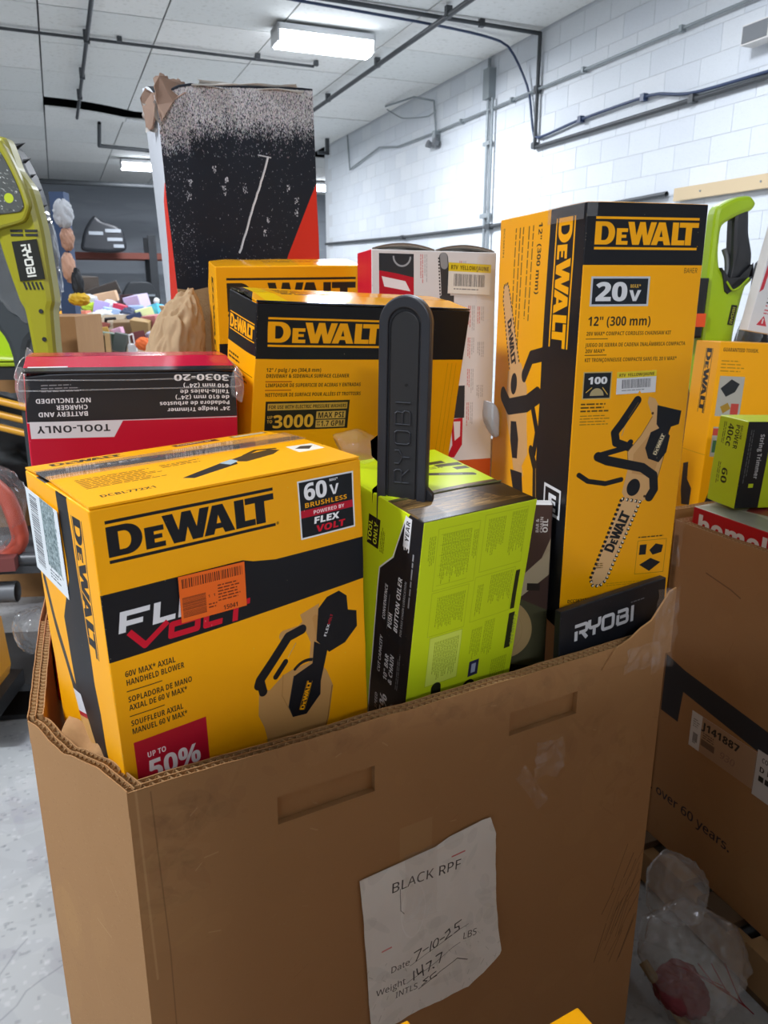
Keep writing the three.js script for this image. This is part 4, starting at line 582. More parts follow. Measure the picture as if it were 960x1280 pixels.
// main bin: eight-sided, bulging
const frontMap = kraft(11, 1155, 1224, [158, 117, 73], 963, (c, W, H) => {
  const r = seeded(151);
  line(c, [[28, 8], [34, 260], [30, 700], [34, H]], 'rgba(70,46,26,0.35)', 1.6); line(c, [[10, 0], [14, 300]], 'rgba(205,170,120,0.35)', 3);
  for (const [x, y, rx, ry, n] of [[40, 120, 40, 70, 40], [90, 60, 60, 30, 30], [620, 40, 160, 20, 36], [300, 20, 200, 14, 30], [760, 180, 60, 50, 16], [880, 260, 50, 90, 22]]) for (let i = 0; i < n; i++) { c.fillStyle = r() < 0.7 ? 'rgba(60,38,20,0.05)' : 'rgba(200,160,110,0.05)'; c.beginPath(); c.ellipse(x + (r() - 0.5) * 2 * rx, y + (r() - 0.5) * 2 * ry, 4 + 26 * r(), 2 + 12 * r(), r() * 3, 0, 7); c.fill(); }
  for (let i = 0; i < 26; i++) { const x = 850 + 90 * r(), y = 520 + 220 * r(); line(c, [[x, y], [x + 20 + 20 * r(), y - 40 - 60 * r()]], 'rgba(30,22,16,0.5)', 0.8 + r()); }
  for (let i = 0; i < 12; i++) { const x = 30 + 880 * r(), y = 30 + 240 * r(); line(c, [[x, y], [x + 40 * r() - 20, y + 10 * r()]], 'rgba(214,180,134,0.3)', 1 + r()); }
  fill(c, 'rgba(172,134,90,0.55)', 395, 206, 60, 90);
}, 2);
const chamferMap = kraft(12, 512, 1224, [158, 117, 73], 261, (c, W, H) => { line(c, [[36, 454], [50, 480], [62, 512], [66, 530]], '#3a3026', 3); line(c, [[90, 424], [86, 440], [100, 452], [112, 470], [104, 480], [94, 466], [92, 440]], '#3a3026', 3); line(c, [[40, 500], [50, 540], [60, 560]], '#3a3026', 3); }, 0.6);
{
  const g = thing('bulk_bin', 'big brown cardboard bulk bin in front, full of tool cartons', 'bin');
  const kraftBig = M.kraft, mat = (map) => new THREE.MeshStandardMaterial({ map, roughness: 0.82 });
  const P = { p0: [-0.519, -0.993], p1: [-0.32, -0.824], p2: [0.5207, -1.2943], q1: [0.6, -1.53], q2: [0.2, -2.3], q3: [0.04, -2.44], b1: [-0.6, -2.36], b2: [-0.77, -2.1], l2: [-0.8, -1.78], l1: [-0.654, -1.348] };
  binWall(g, 'front_panel', P.p1, P.p2, 0, 1.02, mat(frontMap), { holes: [[0.196, 0.898, 0.351, 0.942], [0.603, 0.914, 0.75, 0.957]], seed: 1 });
  binWall(g, 'corner_panel', P.p0, P.p1, 0, 1.02, mat(chamferMap), { seed: 2, rim: 0.008, top: (u) => -0.014 * Math.exp(-(((u - 0.09) / 0.05) ** 2)) });
  binWall(g, 'side_panel', P.l1, P.p0, 0, 1.02, kraftBig, { seed: 3, rim: 0.006 });
  binWall(g, 'side_panel', P.l2, P.l1, 0, 1.02, kraftBig, { seed: 4, flutes: false });
  binWall(g, 'corner_panel', P.b2, P.l2, 0, 1.02, kraftBig, { seed: 5, flutes: false });
  binWall(g, 'corner_panel', P.b1, P.b2, 0, 1.02, kraftBig, { seed: 6, flutes: false });
  binWall(g, 'back_panel', P.q3, P.b1, 0, 1.02, kraftBig, { seed: 7, flutes: false });
  binWall(g, 'corner_panel', P.q2, P.q3, 0, 1.02, kraftBig, { seed: 8, flutes: false });
  binWall(g, 'side_panel', P.q1, P.q2, 0, 1.02, kraftBig, { seed: 9, flutes: false });
  binWall(g, 'corner_panel', P.p2, P.q1, 0, 1.02, kraftBig, { seed: 10 });
  const sh = new THREE.Shape(Object.values({ a: P.p0, b: P.p1, c: P.p2, d: P.q1, e: P.q2, f: P.q3, g: P.b1, h: P.b2, i: P.l2, j: P.l1 }).map((p) => new THREE.Vector2(p[0] * 0.985, -p[1] * 0.992)));
  part('base_panel', new THREE.ExtrudeGeometry(sh, { depth: 0.01, bevelEnabled: false }).rotateX(-Math.PI / 2), kraftBig, g);
  // frame of the front panel for things fixed to it
  const f = new THREE.Group(); const ang = Math.atan2(P.p1[1] - P.p2[1], P.p2[0] - P.p1[0]);
  const place = (m) => { m.position.set(P.p1[0], 0, P.p1[1]); m.rotation.y = ang; return m; };
  // torn, raised corner and the tape that holds it
  place(part('torn_corner_flap', slab([[0.8, 0.985], [0.83, 1.022], [0.862, 1.032], [0.885, 1.046], [0.912, 1.056], [0.934, 1.082], [0.952, 1.104], [0.968, 1.108], [0.97, 0.98]], 0.004, 0.001).translate(0, 0, 0.001), M.kraft, g, 'ragged raised corner of cardboard'));
  const film = (x, y, w, h, seed, z = 0.004, amp = 0.006) => { const geo = new THREE.PlaneGeometry(w, h, 16, 16), p = geo.attributes.position; for (let i = 0; i < p.count; i++) { const u = p.getX(i), v = p.getY(i), e = 1 + 0.22 * noise(u * 30, v * 30, seed); p.setXYZ(i, x + u * e, y + v * e, z + amp * Math.abs(noise(u * 40 + seed, v * 40, seed)) * 2); } geo.computeVertexNormals(); return geo; };
  place(part('packing_tape', film(0.945, 1.03, 0.055, 0.16, 3.3, 0.007), M.tape, g, 'wrinkled clear tape on the torn corner'));
  place(part('packing_tape', film(0.89, 0.99, 0.08, 0.05, 5.1, 0.007), M.tape, g, 'wrinkled clear tape below the rim'));
  place(part('tape_scrap', film(0.69, 0.85, 0.062, 0.075, 8.2, 0.003, 0.009), M.tape, g, 'crumpled scrap of clear tape'));
  const t2 = place(part('tape_scrap', film(0, 0, 0.026, 0.09, 6.2, 0.003, 0.006).rotateZ(0.6).translate(0.655, 0.8, 0), M.tape, g, 'loose end of clear tape'));
  // crushed, folded-in bit of rim at the left corner
  const cr = new THREE.PlaneGeometry(0.1, 0.05, 14, 8), cp = cr.attributes.position; for (let i = 0; i < cp.count; i++) { const u = cp.getX(i), v = cp.getY(i); cp.setXYZ(i, u, v + 0.012 * noise(u * 30, 2, v * 20), 0.02 * noise(u * 22, v * 22, 4) - 6 * v * v); } cr.computeVertexNormals();
  const cm = part('crushed_flap', cr, new THREE.MeshStandardMaterial({ map: kraftMap, roughness: 0.85, side: THREE.DoubleSide }), g, 'crushed rim folded inward'); cm.position.set(-0.425, 1.005, -0.945); cm.rotation.set(-0.7, rad(-40), 0, 'YXZ');

  // the sheet of paper taped on the front
  const pm = tex(300, 340, 3.2, (c, W, H) => {
    fill(c, '#e6e5df', 0, 0, W, H); const r = seeded(161);
    for (let i = 0; i < 120; i++) { c.fillStyle = r() < 0.5 ? 'rgba(120,120,112,0.06)' : 'rgba(235,235,232,0.12)'; c.beginPath(); c.ellipse(r() * W, r() * H, 4 + 30 * r(), 3 + 14 * r(), r() * 3, 0, 7); c.fill(); }
    for (let i = 0; i < 70; i++) { const x = r() * W, y = 200 + 140 * r(); line(c, [[x, y], [x + 14 * r() - 7, y + 10 * r()]], 'rgba(110,108,98,0.25)', 0.6 + r()); }
    const T = (s, x, y, size, fit, rot = 0) => txt(c, s, x, y, size, '#35332f', { bold: false, fit, rot });
    T('BLACK RPF', 66, 67, 18, 136, 0.06); line(c, [[184, 46], [208, 44]], 'rgba(190,60,60,0.7)', 3); line(c, [[84, 66], [86, 110], [92, 118]], 'rgba(60,60,56,0.6)', 1.4); c.strokeStyle = 'rgba(250,250,250,0.35)'; c.lineWidth = 2; c.beginPath(); c.ellipse(110, 120, 22, 54, 0, 0, 7); c.stroke(); line(c, [[52, 176], [68, 174]], 'rgba(200,70,70,0.6)', 3);
    T('Date', 66, 226, 13, 38, 0.02); T('Weight', 40, 262, 13, 56, 0.02); T('INTLS', 76, 284, 13, 44, 0.03); T('LBS', 210, 228, 14, 30, 0.05);
    line(c, [[104, 230], [222, 200]], '#5a5852', 0.9); line(c, [[98, 264], [206, 232]], '#5a5852', 0.9); line(c, [[122, 288], [200, 262], [222, 276]], '#3a3934', 1.6);
    const ink = '#24231f'; line(c, [[112, 206], [126, 204], [116, 226]], ink, 2.2); line(c, [[130, 212], [140, 210]], ink, 2.2); line(c, [[146, 200], [144, 220]], ink, 2.2); c.strokeStyle = ink; c.lineWidth = 2.2; c.beginPath(); c.ellipse(155, 208, 5, 9, 0.2, 0, 7); c.stroke(); line(c, [[164, 206], [172, 204]], ink, 2.2); line(c, [[174, 196], [182, 192], [184, 200], [174, 212], [188, 209]], ink, 2.4); line(c, [[206, 184], [194, 188], [194, 196], [202, 196], [204, 204], [194, 207]], ink, 2.4);
    line(c, [[112, 246], [112, 264]], ink, 2.2); line(c, [[118, 244], [120, 256], [130, 252]], ink, 2.2); line(c, [[128, 240], [130, 262]], ink, 2.2); line(c, [[136, 242], [146, 240], [140, 258]], ink, 2.2); line(c, [[150, 256], [151, 257]], ink, 3); line(c, [[156, 236], [168, 234], [162, 252]], ink, 2.2);
    line(c, [[140, 270], [130, 274], [138, 278], [128, 284]], ink, 2); line(c, [[156, 268], [144, 272], [146, 280], [158, 278]], ink, 2);
  });
  const out = [[0.322, 0.752], [0.35, 0.75], [0.43, 0.748], [0.486, 0.764], [0.54, 0.772], [0.57, 0.772], [0.583, 0.735], [0.588, 0.64], [0.593, 0.55], [0.598, 0.487], [0.566, 0.456], [0.532, 0.43], [0.496, 0.449], [0.44, 0.44], [0.398, 0.445], [0.36, 0.44], [0.341, 0.43], [0.334, 0.56], [0.328, 0.66]];
  const x0 = 0.31, x1 = 0.61, y0 = 0.43, y1 = 0.77; const nx = 40, ny = 46, pos = [], uv = [], idx = [], inside = (x, y) => { let k = false; for (let i = 0, j = out.length - 1; i < out.length; j = i++) if ((out[i][1] > y) !== (out[j][1] > y) && x < ((out[j][0] - out[i][0]) * (y - out[i][1])) / (out[j][1] - out[i][1]) + out[i][0]) k = !k; return k; };
  const shp = new THREE.Shape(out.map((p) => new THREE.Vector2(p[0], p[1])));
  // scan rows across the outline so the sheet can wave and lift at its lower right corner
  const span = (y) => { const xs = []; for (let i = 0, j = out.length - 1; i < out.length; j = i++) if ((out[i][1] > y) !== (out[j][1] > y)) xs.push(((out[j][0] - out[i][0]) * (y - out[i][1])) / (out[j][1] - out[i][1]) + out[i][0]); return [Math.min(...xs), Math.max(...xs)]; };
  for (let j = 0; j <= ny; j++) { const y = 0.4325 + ((0.7715 - 0.4325) * j) / ny; const [a, b] = span(Math.min(Math.max(y, 0.4315), 0.7719)); for (let i = 0; i <= nx; i++) { const x = a + ((b - a) * i) / nx; const lift = Math.max(0, (x - 0.5) / 0.1) * Math.max(0, (0.62 - y) / 0.17); pos.push(x, y, 0.0035 + 0.003 * noise(x * 18, y * 18, 2) + 0.0012 * noise(x * 60, y * 60, 3) + 0.02 * lift * lift); uv.push((x - x0) / (x1 - x0), (y - y0) / (y1 - y0)); if (j < ny && i < nx) { const k = j * (nx + 1) + i; idx.push(k, k + 1, k + nx + 2, k, k + nx + 2, k + nx + 1); } } }
  const pg = new THREE.BufferGeometry(); pg.setAttribute('position', new THREE.Float32BufferAttribute(pos, 3)); pg.setAttribute('uv', new THREE.Float32BufferAttribute(uv, 2)); pg.setIndex(idx); pg.computeVertexNormals();
  const sheet = thing('paper_sheet', 'crinkled white paper sheet with handwritten date and weight taped to the front bin', 'paper', V(P.p1[0], 0, P.p1[1]), ang);
  part('sheet', pg, new THREE.MeshStandardMaterial({ map: pm, roughness: 0.5, side: THREE.DoubleSide }), sheet); part('clear_tape', film(0.43, 0.7, 0.06, 0.13, 2.2, 0.0075, 0.002), M.tape, sheet);
  // paper packing under the cartons
  const fg = new THREE.PlaneGeometry(1, 1, 44, 44).rotateX(-Math.PI / 2), fp = fg.attributes.position;
  for (let i = 0; i < fp.count; i++) { const u = fp.getX(i) + 0.5, v = fp.getZ(i) + 0.5, x = -0.3 + 0.8 * u * 0.87 - 0.42 * v, z = -0.9 - 0.8 * u * 0.489 - 1.0 * v; fp.setXYZ(i, x, 0.79 + 0.05 * noise(x * 14, z * 14, 1), z); } fg.computeVertexNormals();
  one('packing_fill', 'brown packing paper filling the bottom of the front bin', 'packing', fg, std(0x8a6d49, 0.9, { side: THREE.DoubleSide }), V(0, 0, 0), 0, null, 'stuff');
}

// right-hand bins, in line with the hall
const kMap = kraft(13, 1155, 972, [158, 117, 73], 1100, (c, W, H) => { // x runs from the far corner to the near one
  const y = (h) => (1.055 - h) * 1000, ink = '#24252a';
  path(c, [[4, y(0.69)], [90, y(0.67)], [360, y(0.642)], [900, y(0.6)], [900, y(0.52)], [368, y(0.577)], [92, y(0.61)], [85, y(0.518)], [3, y(0.522)]], ink);
  txt(c, '. over 60 years.', 12, y(0.268), 26, ink, { bold: false, fit: 290, heavy: 0.8 }); line(c, [[120, y(0.95)], [200, y(0.935)], [230, y(0.925)]], 'rgba(60,40,26,0.5)', 3);
}, 1.6);
function squareBin(label, origin, along, across, y0, y1, faceMat, seed) {
  const g = thing('bulk_bin', label, 'bin', origin, ROOM);
  binWall(g, 'side_panel', [0, 0], [0, 0].map((v, i) => (i ? along : 0)), y0, y1, faceMat, { seed });
  binWall(g, 'back_panel', [across, 0], [0, 0], y0, y1, M.kraft, { seed: seed + 1 });
  binWall(g, 'front_panel', [0, along], [across, along], y0, y1, M.kraft, { seed: seed + 2 });
  binWall(g, 'side_panel', [across, along], [across, 0], y0, y1, M.kraft, { seed: seed + 3, flutes: false });
  part('base_panel', boxAt(0.01, across - 0.01, y0, y0 + 0.01, 0.01, along - 0.01), M.kraft, g);
  return g;
}
function pallet(label, origin, along, across) {
  const g = thing('wooden_pallet', label, 'pallet', origin, ROOM), n = 8;
  for (let i = 0; i < n; i++) { const z = -0.04 + ((along + 0.08 - 0.1) * i) / (n - 1); part('deck_board', boxAt(-0.05, across + 0.05, 0.107, 0.128, z, z + 0.1), i % 2 ? M.wood : M.darkWood, g); if (i % 3 === 0) part('bottom_board', boxAt(-0.05, across + 0.05, 0.001, 0.018, z, z + 0.1), M.darkWood, g); }
  for (const x of [-0.05, across / 2 - 0.02, across + 0.01]) part('stringer', boxAt(x, x + 0.04, 0.018, 0.107, -0.04, along + 0.04), M.wood, g);
  return g;
}
const K0 = V(0.749, 0, -1.891);
const K = squareBin('brown bulk bin on the right with a black printed band and shipping label', K0, 1.1, 1.1, 0.13, 1.058, new THREE.MeshStandardMaterial({ map: kMap, roughness: 0.85 }), 31);
pallet('wooden pallet under the right-hand bulk bin', K0, 1.1, 1.1);
const K20 = K0.clone().add(V(-Math.sin(ROOM), 0, -Math.cos(ROOM)).multiplyScalar(1.2));
squareBin('second brown bulk bin behind the right-hand one, holding a yellow carton', K20, 1.1, 1.1, 0.13, 1.05, M.kraft, 41);
pallet('wooden pallet under the second brown bulk bin', K20, 1.1, 1.1);
{
  const lab = tex(230, 110, 4, (c, w, h) => { fill(c, '#cfcfcc', 0, 0, 40, h); fill(c, '#a98a6c', 40, 0, 190, h); txt(c, 'J141887', 44, 36, 22, '#2b2927', { fit: 132, heavy: 0.8 }); greek(c, 48, 44, 54, 3, 7, '#5c4a3a', 171); fill(c, '#6d5846', 44, 66, 50, 20); txt(c, '930', 112, 84, 20, '#8a6a5c', { bold: false, fit: 54, skew: 0.2 }); bars(c, 12, 62, 18, 28, 172, '#2a2a2a'); greek(c, 8, 20, 26, 4, 7, '#8a8a88', 173); greek(c, 12, 92, 14, 1, 5, '#4a4a4a', 174); });
  const m = part('shipping_label', new THREE.BoxGeometry(0.0006, 0.1, 0.205), [0, 1, 2, 3, 4, 5].map((i) => (i === 1 ? print(lab, 0.4) : M.white)), K, 'brown and white label reading J141887'); m.position.set(-0.0012, 0.53, 0.234); m.rotation.x = 0.0;
  const lab2 = tex(140, 120, 3, (c, w, h) => { fill(c, '#c9c9c7', 0, 0, w, h); txt(c, 'COM', 14, 26, 12, '#4a4a4a', { fit: 30 }); txt(c, 'D LBS', 10, 52, 14, '#2a2a2a', { fit: 60 }); for (const x of [12, 30, 48]) fill(c, '#2a2a2a', x, 62, 14, 14); txt(c, 'Recv', 50, 98, 10, '#4a4a4a', { fit: 34 }); greek(c, 60, 106, 50, 1, 6, '#6a6a6a', 175); });
  const m2 = part('shipping_label', new THREE.BoxGeometry(0.0006, 0.12, 0.14), [0, 1, 2, 3, 4, 5].map((i) => (i === 1 ? print(lab2, 0.4) : M.white)), K, 'white weight label'); m2.position.set(-0.0016, 0.53, 0.409);
  const tp = new THREE.PlaneGeometry(0.03, 0.12, 6, 12), p = tp.attributes.position; for (let i = 0; i < p.count; i++) p.setZ(i, 0.004 * noise(p.getX(i) * 60, p.getY(i) * 40, 1)); tp.computeVertexNormals(); const t = part('packing_tape', tp, M.tape, K, 'wrinkled tape at the top corner'); t.rotation.y = -Math.PI / 2; t.position.set(-0.005, 1.0, 0.02);
}
// contents of the right-hand bins
const nFront = print(tex(420, 200, 2.2, (c, w, h) => { fill(c, '#b3191f', 0, 0, w, h); txt(c, 'homelite', 16, 62, 44, '#d9d5d2', { fit: 300, heavy: 2.4 }); wear(c, w, h, 51, 50); }), 0.4);
const nTop = print(tex(420, 200, 1.4, (c, w, h) => { fill(c, '#b9b6a8', 0, 0, w, h); path(c, [[20, 150], [120, 120], [260, 150], [400, 130], [420, 200], [0, 200]], '#8f8f80'); path(c, [[60, 60], [180, 30], [220, 90], [90, 120]], '#8c3a34'); }), 0.35);
carton('red_carton', 'low red carton with white lettering inside the right-hand bulk bin', 'carton', [0.781, 1.1, -1.867], [-65.5, 1.4, -1.5], [0.42, 0.2, 0.2], { F: nFront, T: nTop, base: M.red }, { seed: 53, bulge: 0.001 });
const mFront = print(tex(250, 215, 2, (c, w, h) => { fill(c, '#17181a', 0, 0, w, h); txt(c, 'String Trimmer', 40, 30, 12, '#c5c7c8', { rot: Math.PI / 2, fit: 110 }); c.save(); c.translate(20, 20); c.rotate(Math.PI / 2); greek(c, 0, 0, 140, 2, 6, '#5a5c5e', 183); c.restore(); fill(c, '#c3d81c', 30, 152, 14, 10); fill(c, LIME, 70, 0, 180, 215); wear(c, w, h, 52, 30); }), 0.4);
const mLeft = print(tex(100, 215, 3, (c, w, h) => { fill(c, LIME, 0, 0, w, h); txt(c, 'GAS-LIKE', 78, 12, 7, '#2a3008', { rot: Math.PI / 2, fit: 34 }); txt(c, 'POWER', 62, 12, 14, '#2a3008', { rot: Math.PI / 2, fit: 60 }); txt(c, '40cc', 36, 14, 20, '#2a3008', { rot: Math.PI / 2, fit: 56 }); c.save(); c.translate(28, 12); c.rotate(Math.PI / 2); greek(c, 0, 0, 60, 2, 6, '#5c6a10', 181); c.restore(); txt(c, '60', 40, 122, 20, '#2a3008', { rot: Math.PI / 2, fit: 40 }); c.save(); c.translate(32, 112); c.rotate(Math.PI / 2); greek(c, 0, 0, 70, 2, 6, '#5c6a10', 182); c.restore(); }), 0.4);
carton('power_tool_carton', 'small lime and black carton standing on the low red carton', 'carton', [0.86, 1.325, -1.80], [16, 1, -2], [0.25, 0.215, 0.1], { F: mFront, L: mLeft, base: M.lime }, { seed: 55, bulge: 0.001 });
const lLeft = print(tex(180, 640, 2, (c, w, h) => { fill(c, YEL, 0, 0, w, h); c.save(); c.translate(134, 20); c.rotate(Math.PI / 2); mark(c, 0, 0, 180, 50, INK, 0.06); c.restore(); line(c, [[0, 318], [180, 312]], '#c98e08', 2); path(c, [[30, 360], [70, 350], [80, 400], [120, 420], [120, 470], [60, 480], [40, 440]], '#26282c'); fill(c, '#1b2026', 60, 530, 80, 60); fill(c, '#c9cacb', 70, 540, 60, 30); }), 0.42);
const lFront = print(tex(250, 640, 1.8, (c, w, h) => { fill(c, YEL, 0, 0, w, h); txt(c, 'GUARANTEED TOUGH.', 10, 26, 10, '#3a2c0a', { fit: 100 }); greek(c, 10, 50, 70, 4, 9, '#a3780c', 191, 0.3); fill(c, '#a7a49c', 12, 92, 70, 110); path(c, [[18, 126], [46, 100], [70, 112], [60, 134], [36, 148]], '#26282c'); path(c, [[24, 176], [44, 164], [54, 180], [34, 194]], '#9c7a2c'); fill(c, '#b5443c', 54, 166, 22, 30); fill(c, '#a7a49c', 14, 232, 64, 84); fill(c, '#b5443c', 14, 236, 64, 20); fill(c, '#3f6a4a', 18, 270, 20, 34); fill(c, '#d9d9d2', 44, 268, 28, 30); path(c, [[250, 150], [250, 330], [140, 470], [110, 470], [150, 380]], '#1c1d20'); path(c, [[26, 420], [50, 390], [60, 380], [70, 400], [56, 440], [40, 500], [14, 500], [10, 480]], '#26282c'); path(c, [[60, 400], [100, 370], [110, 470], [40, 520]], '#b98d3c'); c.save(); c.translate(64, 500); c.rotate(-1.2); mark(c, 0, 0, 70, 20, '#3a2c0a', 0); c.restore(); }), 0.42);
carton('power_tool_carton', 'yellow trimmer carton with sideways lettering, in the second bin at the right', 'carton', [0.943, 1.486, -2.2], [-0.5, -2.2, -2.4], [0.25, 0.66, 0.175], { F: lFront, L: lLeft, base: M.yellow }, { seed: 57 });
const oFront = print(tex(260, 420, 2.2, (c, w, h) => { fill(c, '#d2d4d6', 0, 0, w, h); path(c, [[14, 0], [24, 0], [14, 300], [4, 310]], '#c23c48'); const r = seeded(195); for (let i = 0; i < 15; i++) { greek(c, 34, 60 + i * 21, 200, 1, 8, i % 2 ? '#4a4d52' : '#c45560', 196 + i); greek(c, 34, 69 + i * 21, 180, 1, 7, i % 3 ? '#c45560' : '#5a5d62', 226 + i); } path(c, [[22, 400], [38, 372], [54, 400]], '#c23c48'); fill(c, '#d2d4d6', 36, 380, 4, 14); }), 0.45);
carton('white_carton', 'white carton printed with red warnings, standing at the far right edge', 'carton', [1.13, 1.925, -2.31], [4, 0, -9.5], [0.26, 0.42, 0.05], { F: oFront, base: M.white }, { seed: 59, bulge: 0.001 });
{ // lime tool with a D-shaped handle behind the yellow carton
  const g = thing('handheld_tool', 'lime green tool with a black D-shaped grip behind the yellow trimmer carton', 'tool', V(1.04, 1.3, -2.52), rad(6));
  const T = (l) => l.map(([x, y]) => [x - 1.04, y - 1.3]);
  const body = new THREE.Shape(outline(T([[0.985, 1.5], [0.985, 1.66], [0.985, 1.78], [0.99, 1.86], [1.045, 1.89], [1.09, 1.895], [1.11, 1.875], [1.1, 1.855], [1.05, 1.835], [1.012, 1.808], [1.01, 1.74], [1.02, 1.69], [1.05, 1.655], [1.1, 1.65], [1.118, 1.665], [1.105, 1.61], [1.09, 1.5], [1.08, 1.3], [0.99, 1.3]]), 90, 0.35).map((p) => new THREE.Vector2(...p)));
  part('housing', slab(body, 0.06, 0.012), M.limeBright, g);
  part('grip', slab(outline(T([[1.05, 1.842], [1.092, 1.862], [1.104, 1.79], [1.122, 1.73], [1.12, 1.67], [1.06, 1.65], [1.06, 1.7]]), 50, 0.3), 0.05, 0.012), M.blackPlastic, g).position.z = 0.004;
  part('grip_base', slab(T([[1.022, 1.69], [1.05, 1.66], [1.122, 1.665], [1.12, 1.7], [1.112, 1.655], [1.05, 1.612], [1.04, 1.62]]), 0.07, 0.004), M.blackPlastic, g).position.z = -0.004;
  part('trigger', tube([V(0.0, 0.445, 0.03), V(0.012, 0.42, 0.03), V(0.018, 0.385, 0.03), V(0.012, 0.36, 0.03)], 0.008, 14, 8), M.grey, g);
  part('accent_line', tube([V(0.0, 0.35, 0.068), V(0.02, 0.325, 0.07), V(0.04, 0.33, 0.07), V(0.07, 0.36, 0.068)], 0.003, 16, 6), M.limeBright, g);
  const pl = part('name_plate', new THREE.BoxGeometry(0.018, 0.06, 0.002), [M.black, M.black, M.black, M.black, print(tex(18, 60, 8, (c, w, h) => { fill(c, '#2a2c20', 0, 0, w, h); c.save(); c.translate(15, 56); c.rotate(-Math.PI / 2); mark2(c, 0, -10, 50, 9, '#9aa03c'); c.restore(); }), 0.4), M.black], g); pl.position.set(0.035, 0.25, 0.061); pl.rotation.z = -0.12;
  part('battery_pack', slab([[-0.13, 0.18], [-0.06, 0.18], [-0.055, 0.36], [-0.125, 0.36]], 0.08, 0.008), M.darkPlastic, g).position.z = -0.01;
  part('battery_band', boxAt(-0.132, -0.056, 0.215, 0.255, -0.012, 0.072), M.orange, g);
  const q = thing('black_tool', 'black tool with clear guard between the lime tool and the white carton', 'tool', V(1.19, 1.28, -2.62), 0.2);
  part('tool_body', slab(outline([[0, 0], [0.09, 0], [0.1, 0.12], [0.06, 0.2], [0.04, 0.36], [0.06, 0.43], [0.01, 0.43], [0.0, 0.3], [-0.03, 0.2], [-0.05, 0.08]], 50, 0.4), 0.06, 0.012), M.darkPlastic, q); part('clear_guard', crumple(0.05, 0.07, 0.03, 5, 30, 16), M.tape, q).position.set(-0.02, 0.2, 0.06);
}
{ // plastic bag on the floor between the bins
  const g = thing('clear_poly_bag', 'large clear plastic bag with red netting on the floor between the bins', 'plastic bag', V(0.725, 0, -1.44));
  const a = crumple(0.13, 0.14, 0.15, 27, 60, 56, 0.07); a.translate(0, 0.125, 0); part('bag_film', a, M.bag, g);
  const b = crumple(0.09, 0.1, 0.08, 61, 44, 40, 0.08); b.translate(-0.02, 0.24, -0.09); part('bag_neck', b, M.bag, g);
  part('bag_contents', crumple(0.07, 0.04, 0.08, 88, 60, 22, 0.12).translate(-0.04, 0.06, 0.03), std(0x7e3640, 0.8), g, 'dull red contents');
  for (let k = 0; k < 5; k++) part('red_strand', tube([V(-0.08 + 0.03 * k, 0.17, 0.06), V(-0.05 + 0.03 * k, 0.18 - 0.02 * k, 0.09), V(0.02 + 0.02 * k, 0.15 - 0.02 * k, 0.1)], 0.0014, 12, 4), std(0x7e2430, 0.7), g);
  const shadeStackLabels = ['lowest brown carton of the added shading stack behind the viewer', 'second brown carton up in the added shading stack behind the viewer', 'third brown carton up in the added shading stack behind the viewer', 'fourth brown carton up in the added shading stack behind the viewer', 'short brown carton on top of the added stack, shading the right-hand bin'];
  shadeStackLabels.forEach((label, k) => one('added_shade_carton', label, 'carton', cartonGeo(k < 4 ? 1.56 : 0.7, 0.462, 0.5, { seed: 80 + k, n: 4, amp: 0.0006, bulge: 0 }), M.kraft, V(k < 4 ? 0.5 : 0.93, k * 0.4635, 0.8), 0, 'unseen cartons added behind the viewer to shade the bins'));  // added out of view, standing in for the viewer; shades the bin fronts
  const fb = thing('bulk_bin', 'low brown bin added below the view to keep floor light off the other bins', 'bin', V(0.4, 0, -0.62), rad(29.2));  // unseen bin added to block light bouncing off the floor
  { const w = 0.6, d = 0.55; for (const [n, p, q] of [['front_panel', [0, d], [w, d]], ['back_panel', [w, 0], [0, 0]], ['side_panel', [0, 0], [0, d]], ['side_panel', [w, d], [w, 0]]]) binWall(fb, n, p, q, 0, 0.62, M.kraft, { seed: 66, flutes: false }); part('base_panel', boxAt(0.02, w - 0.02, 0, 0.01, 0.02, d - 0.02), M.kraft, fb); part('lid_flap', boxAt(0.005, w - 0.005, 0.621, 0.626, 0.005, d - 0.005), M.kraft, fb); }
  const s = one('wood_stick', 'pale broken wooden stick beside the bin on the floor', 'stick', poly([V(-0.02, 0.09, -0.08), V(0.04, 0.03, 0.02), V(0.09, 0.012, 0.1)], 0.012, 7), std(0x9a8a6c, 0.85), V(0.635, 0, -1.38));
}
{ // two cartons standing before the main bin: only their tops reach into view
  const t1 = print(tex(200, 150, 2.4, (c, w0, h0) => { fill(c, YEL, 0, 0, w0, h0); fill(c, INK, 128, 30, 50, 60); fill(c, '#d9dadb', 130, 32, 46, 56); }), 0.4);
  carton('yellow_carton', 'corner of a yellow carton poking up at the bottom edge, right of centre', 'carton', [0.133, 0.8, -0.489], [30, 0, 0], [0.2, 0.78, 0.15], { T: t1, base: M.yellow }, { seed: 63 });
  carton('yellow_carton', 'tip of a yellow carton at the bottom edge below the paper sheet', 'carton', [-0.032, 0.797, -0.605], [28, 0, 0], [0.1, 0.777, 0.06], { base: M.yellow }, { seed: 65 });
}
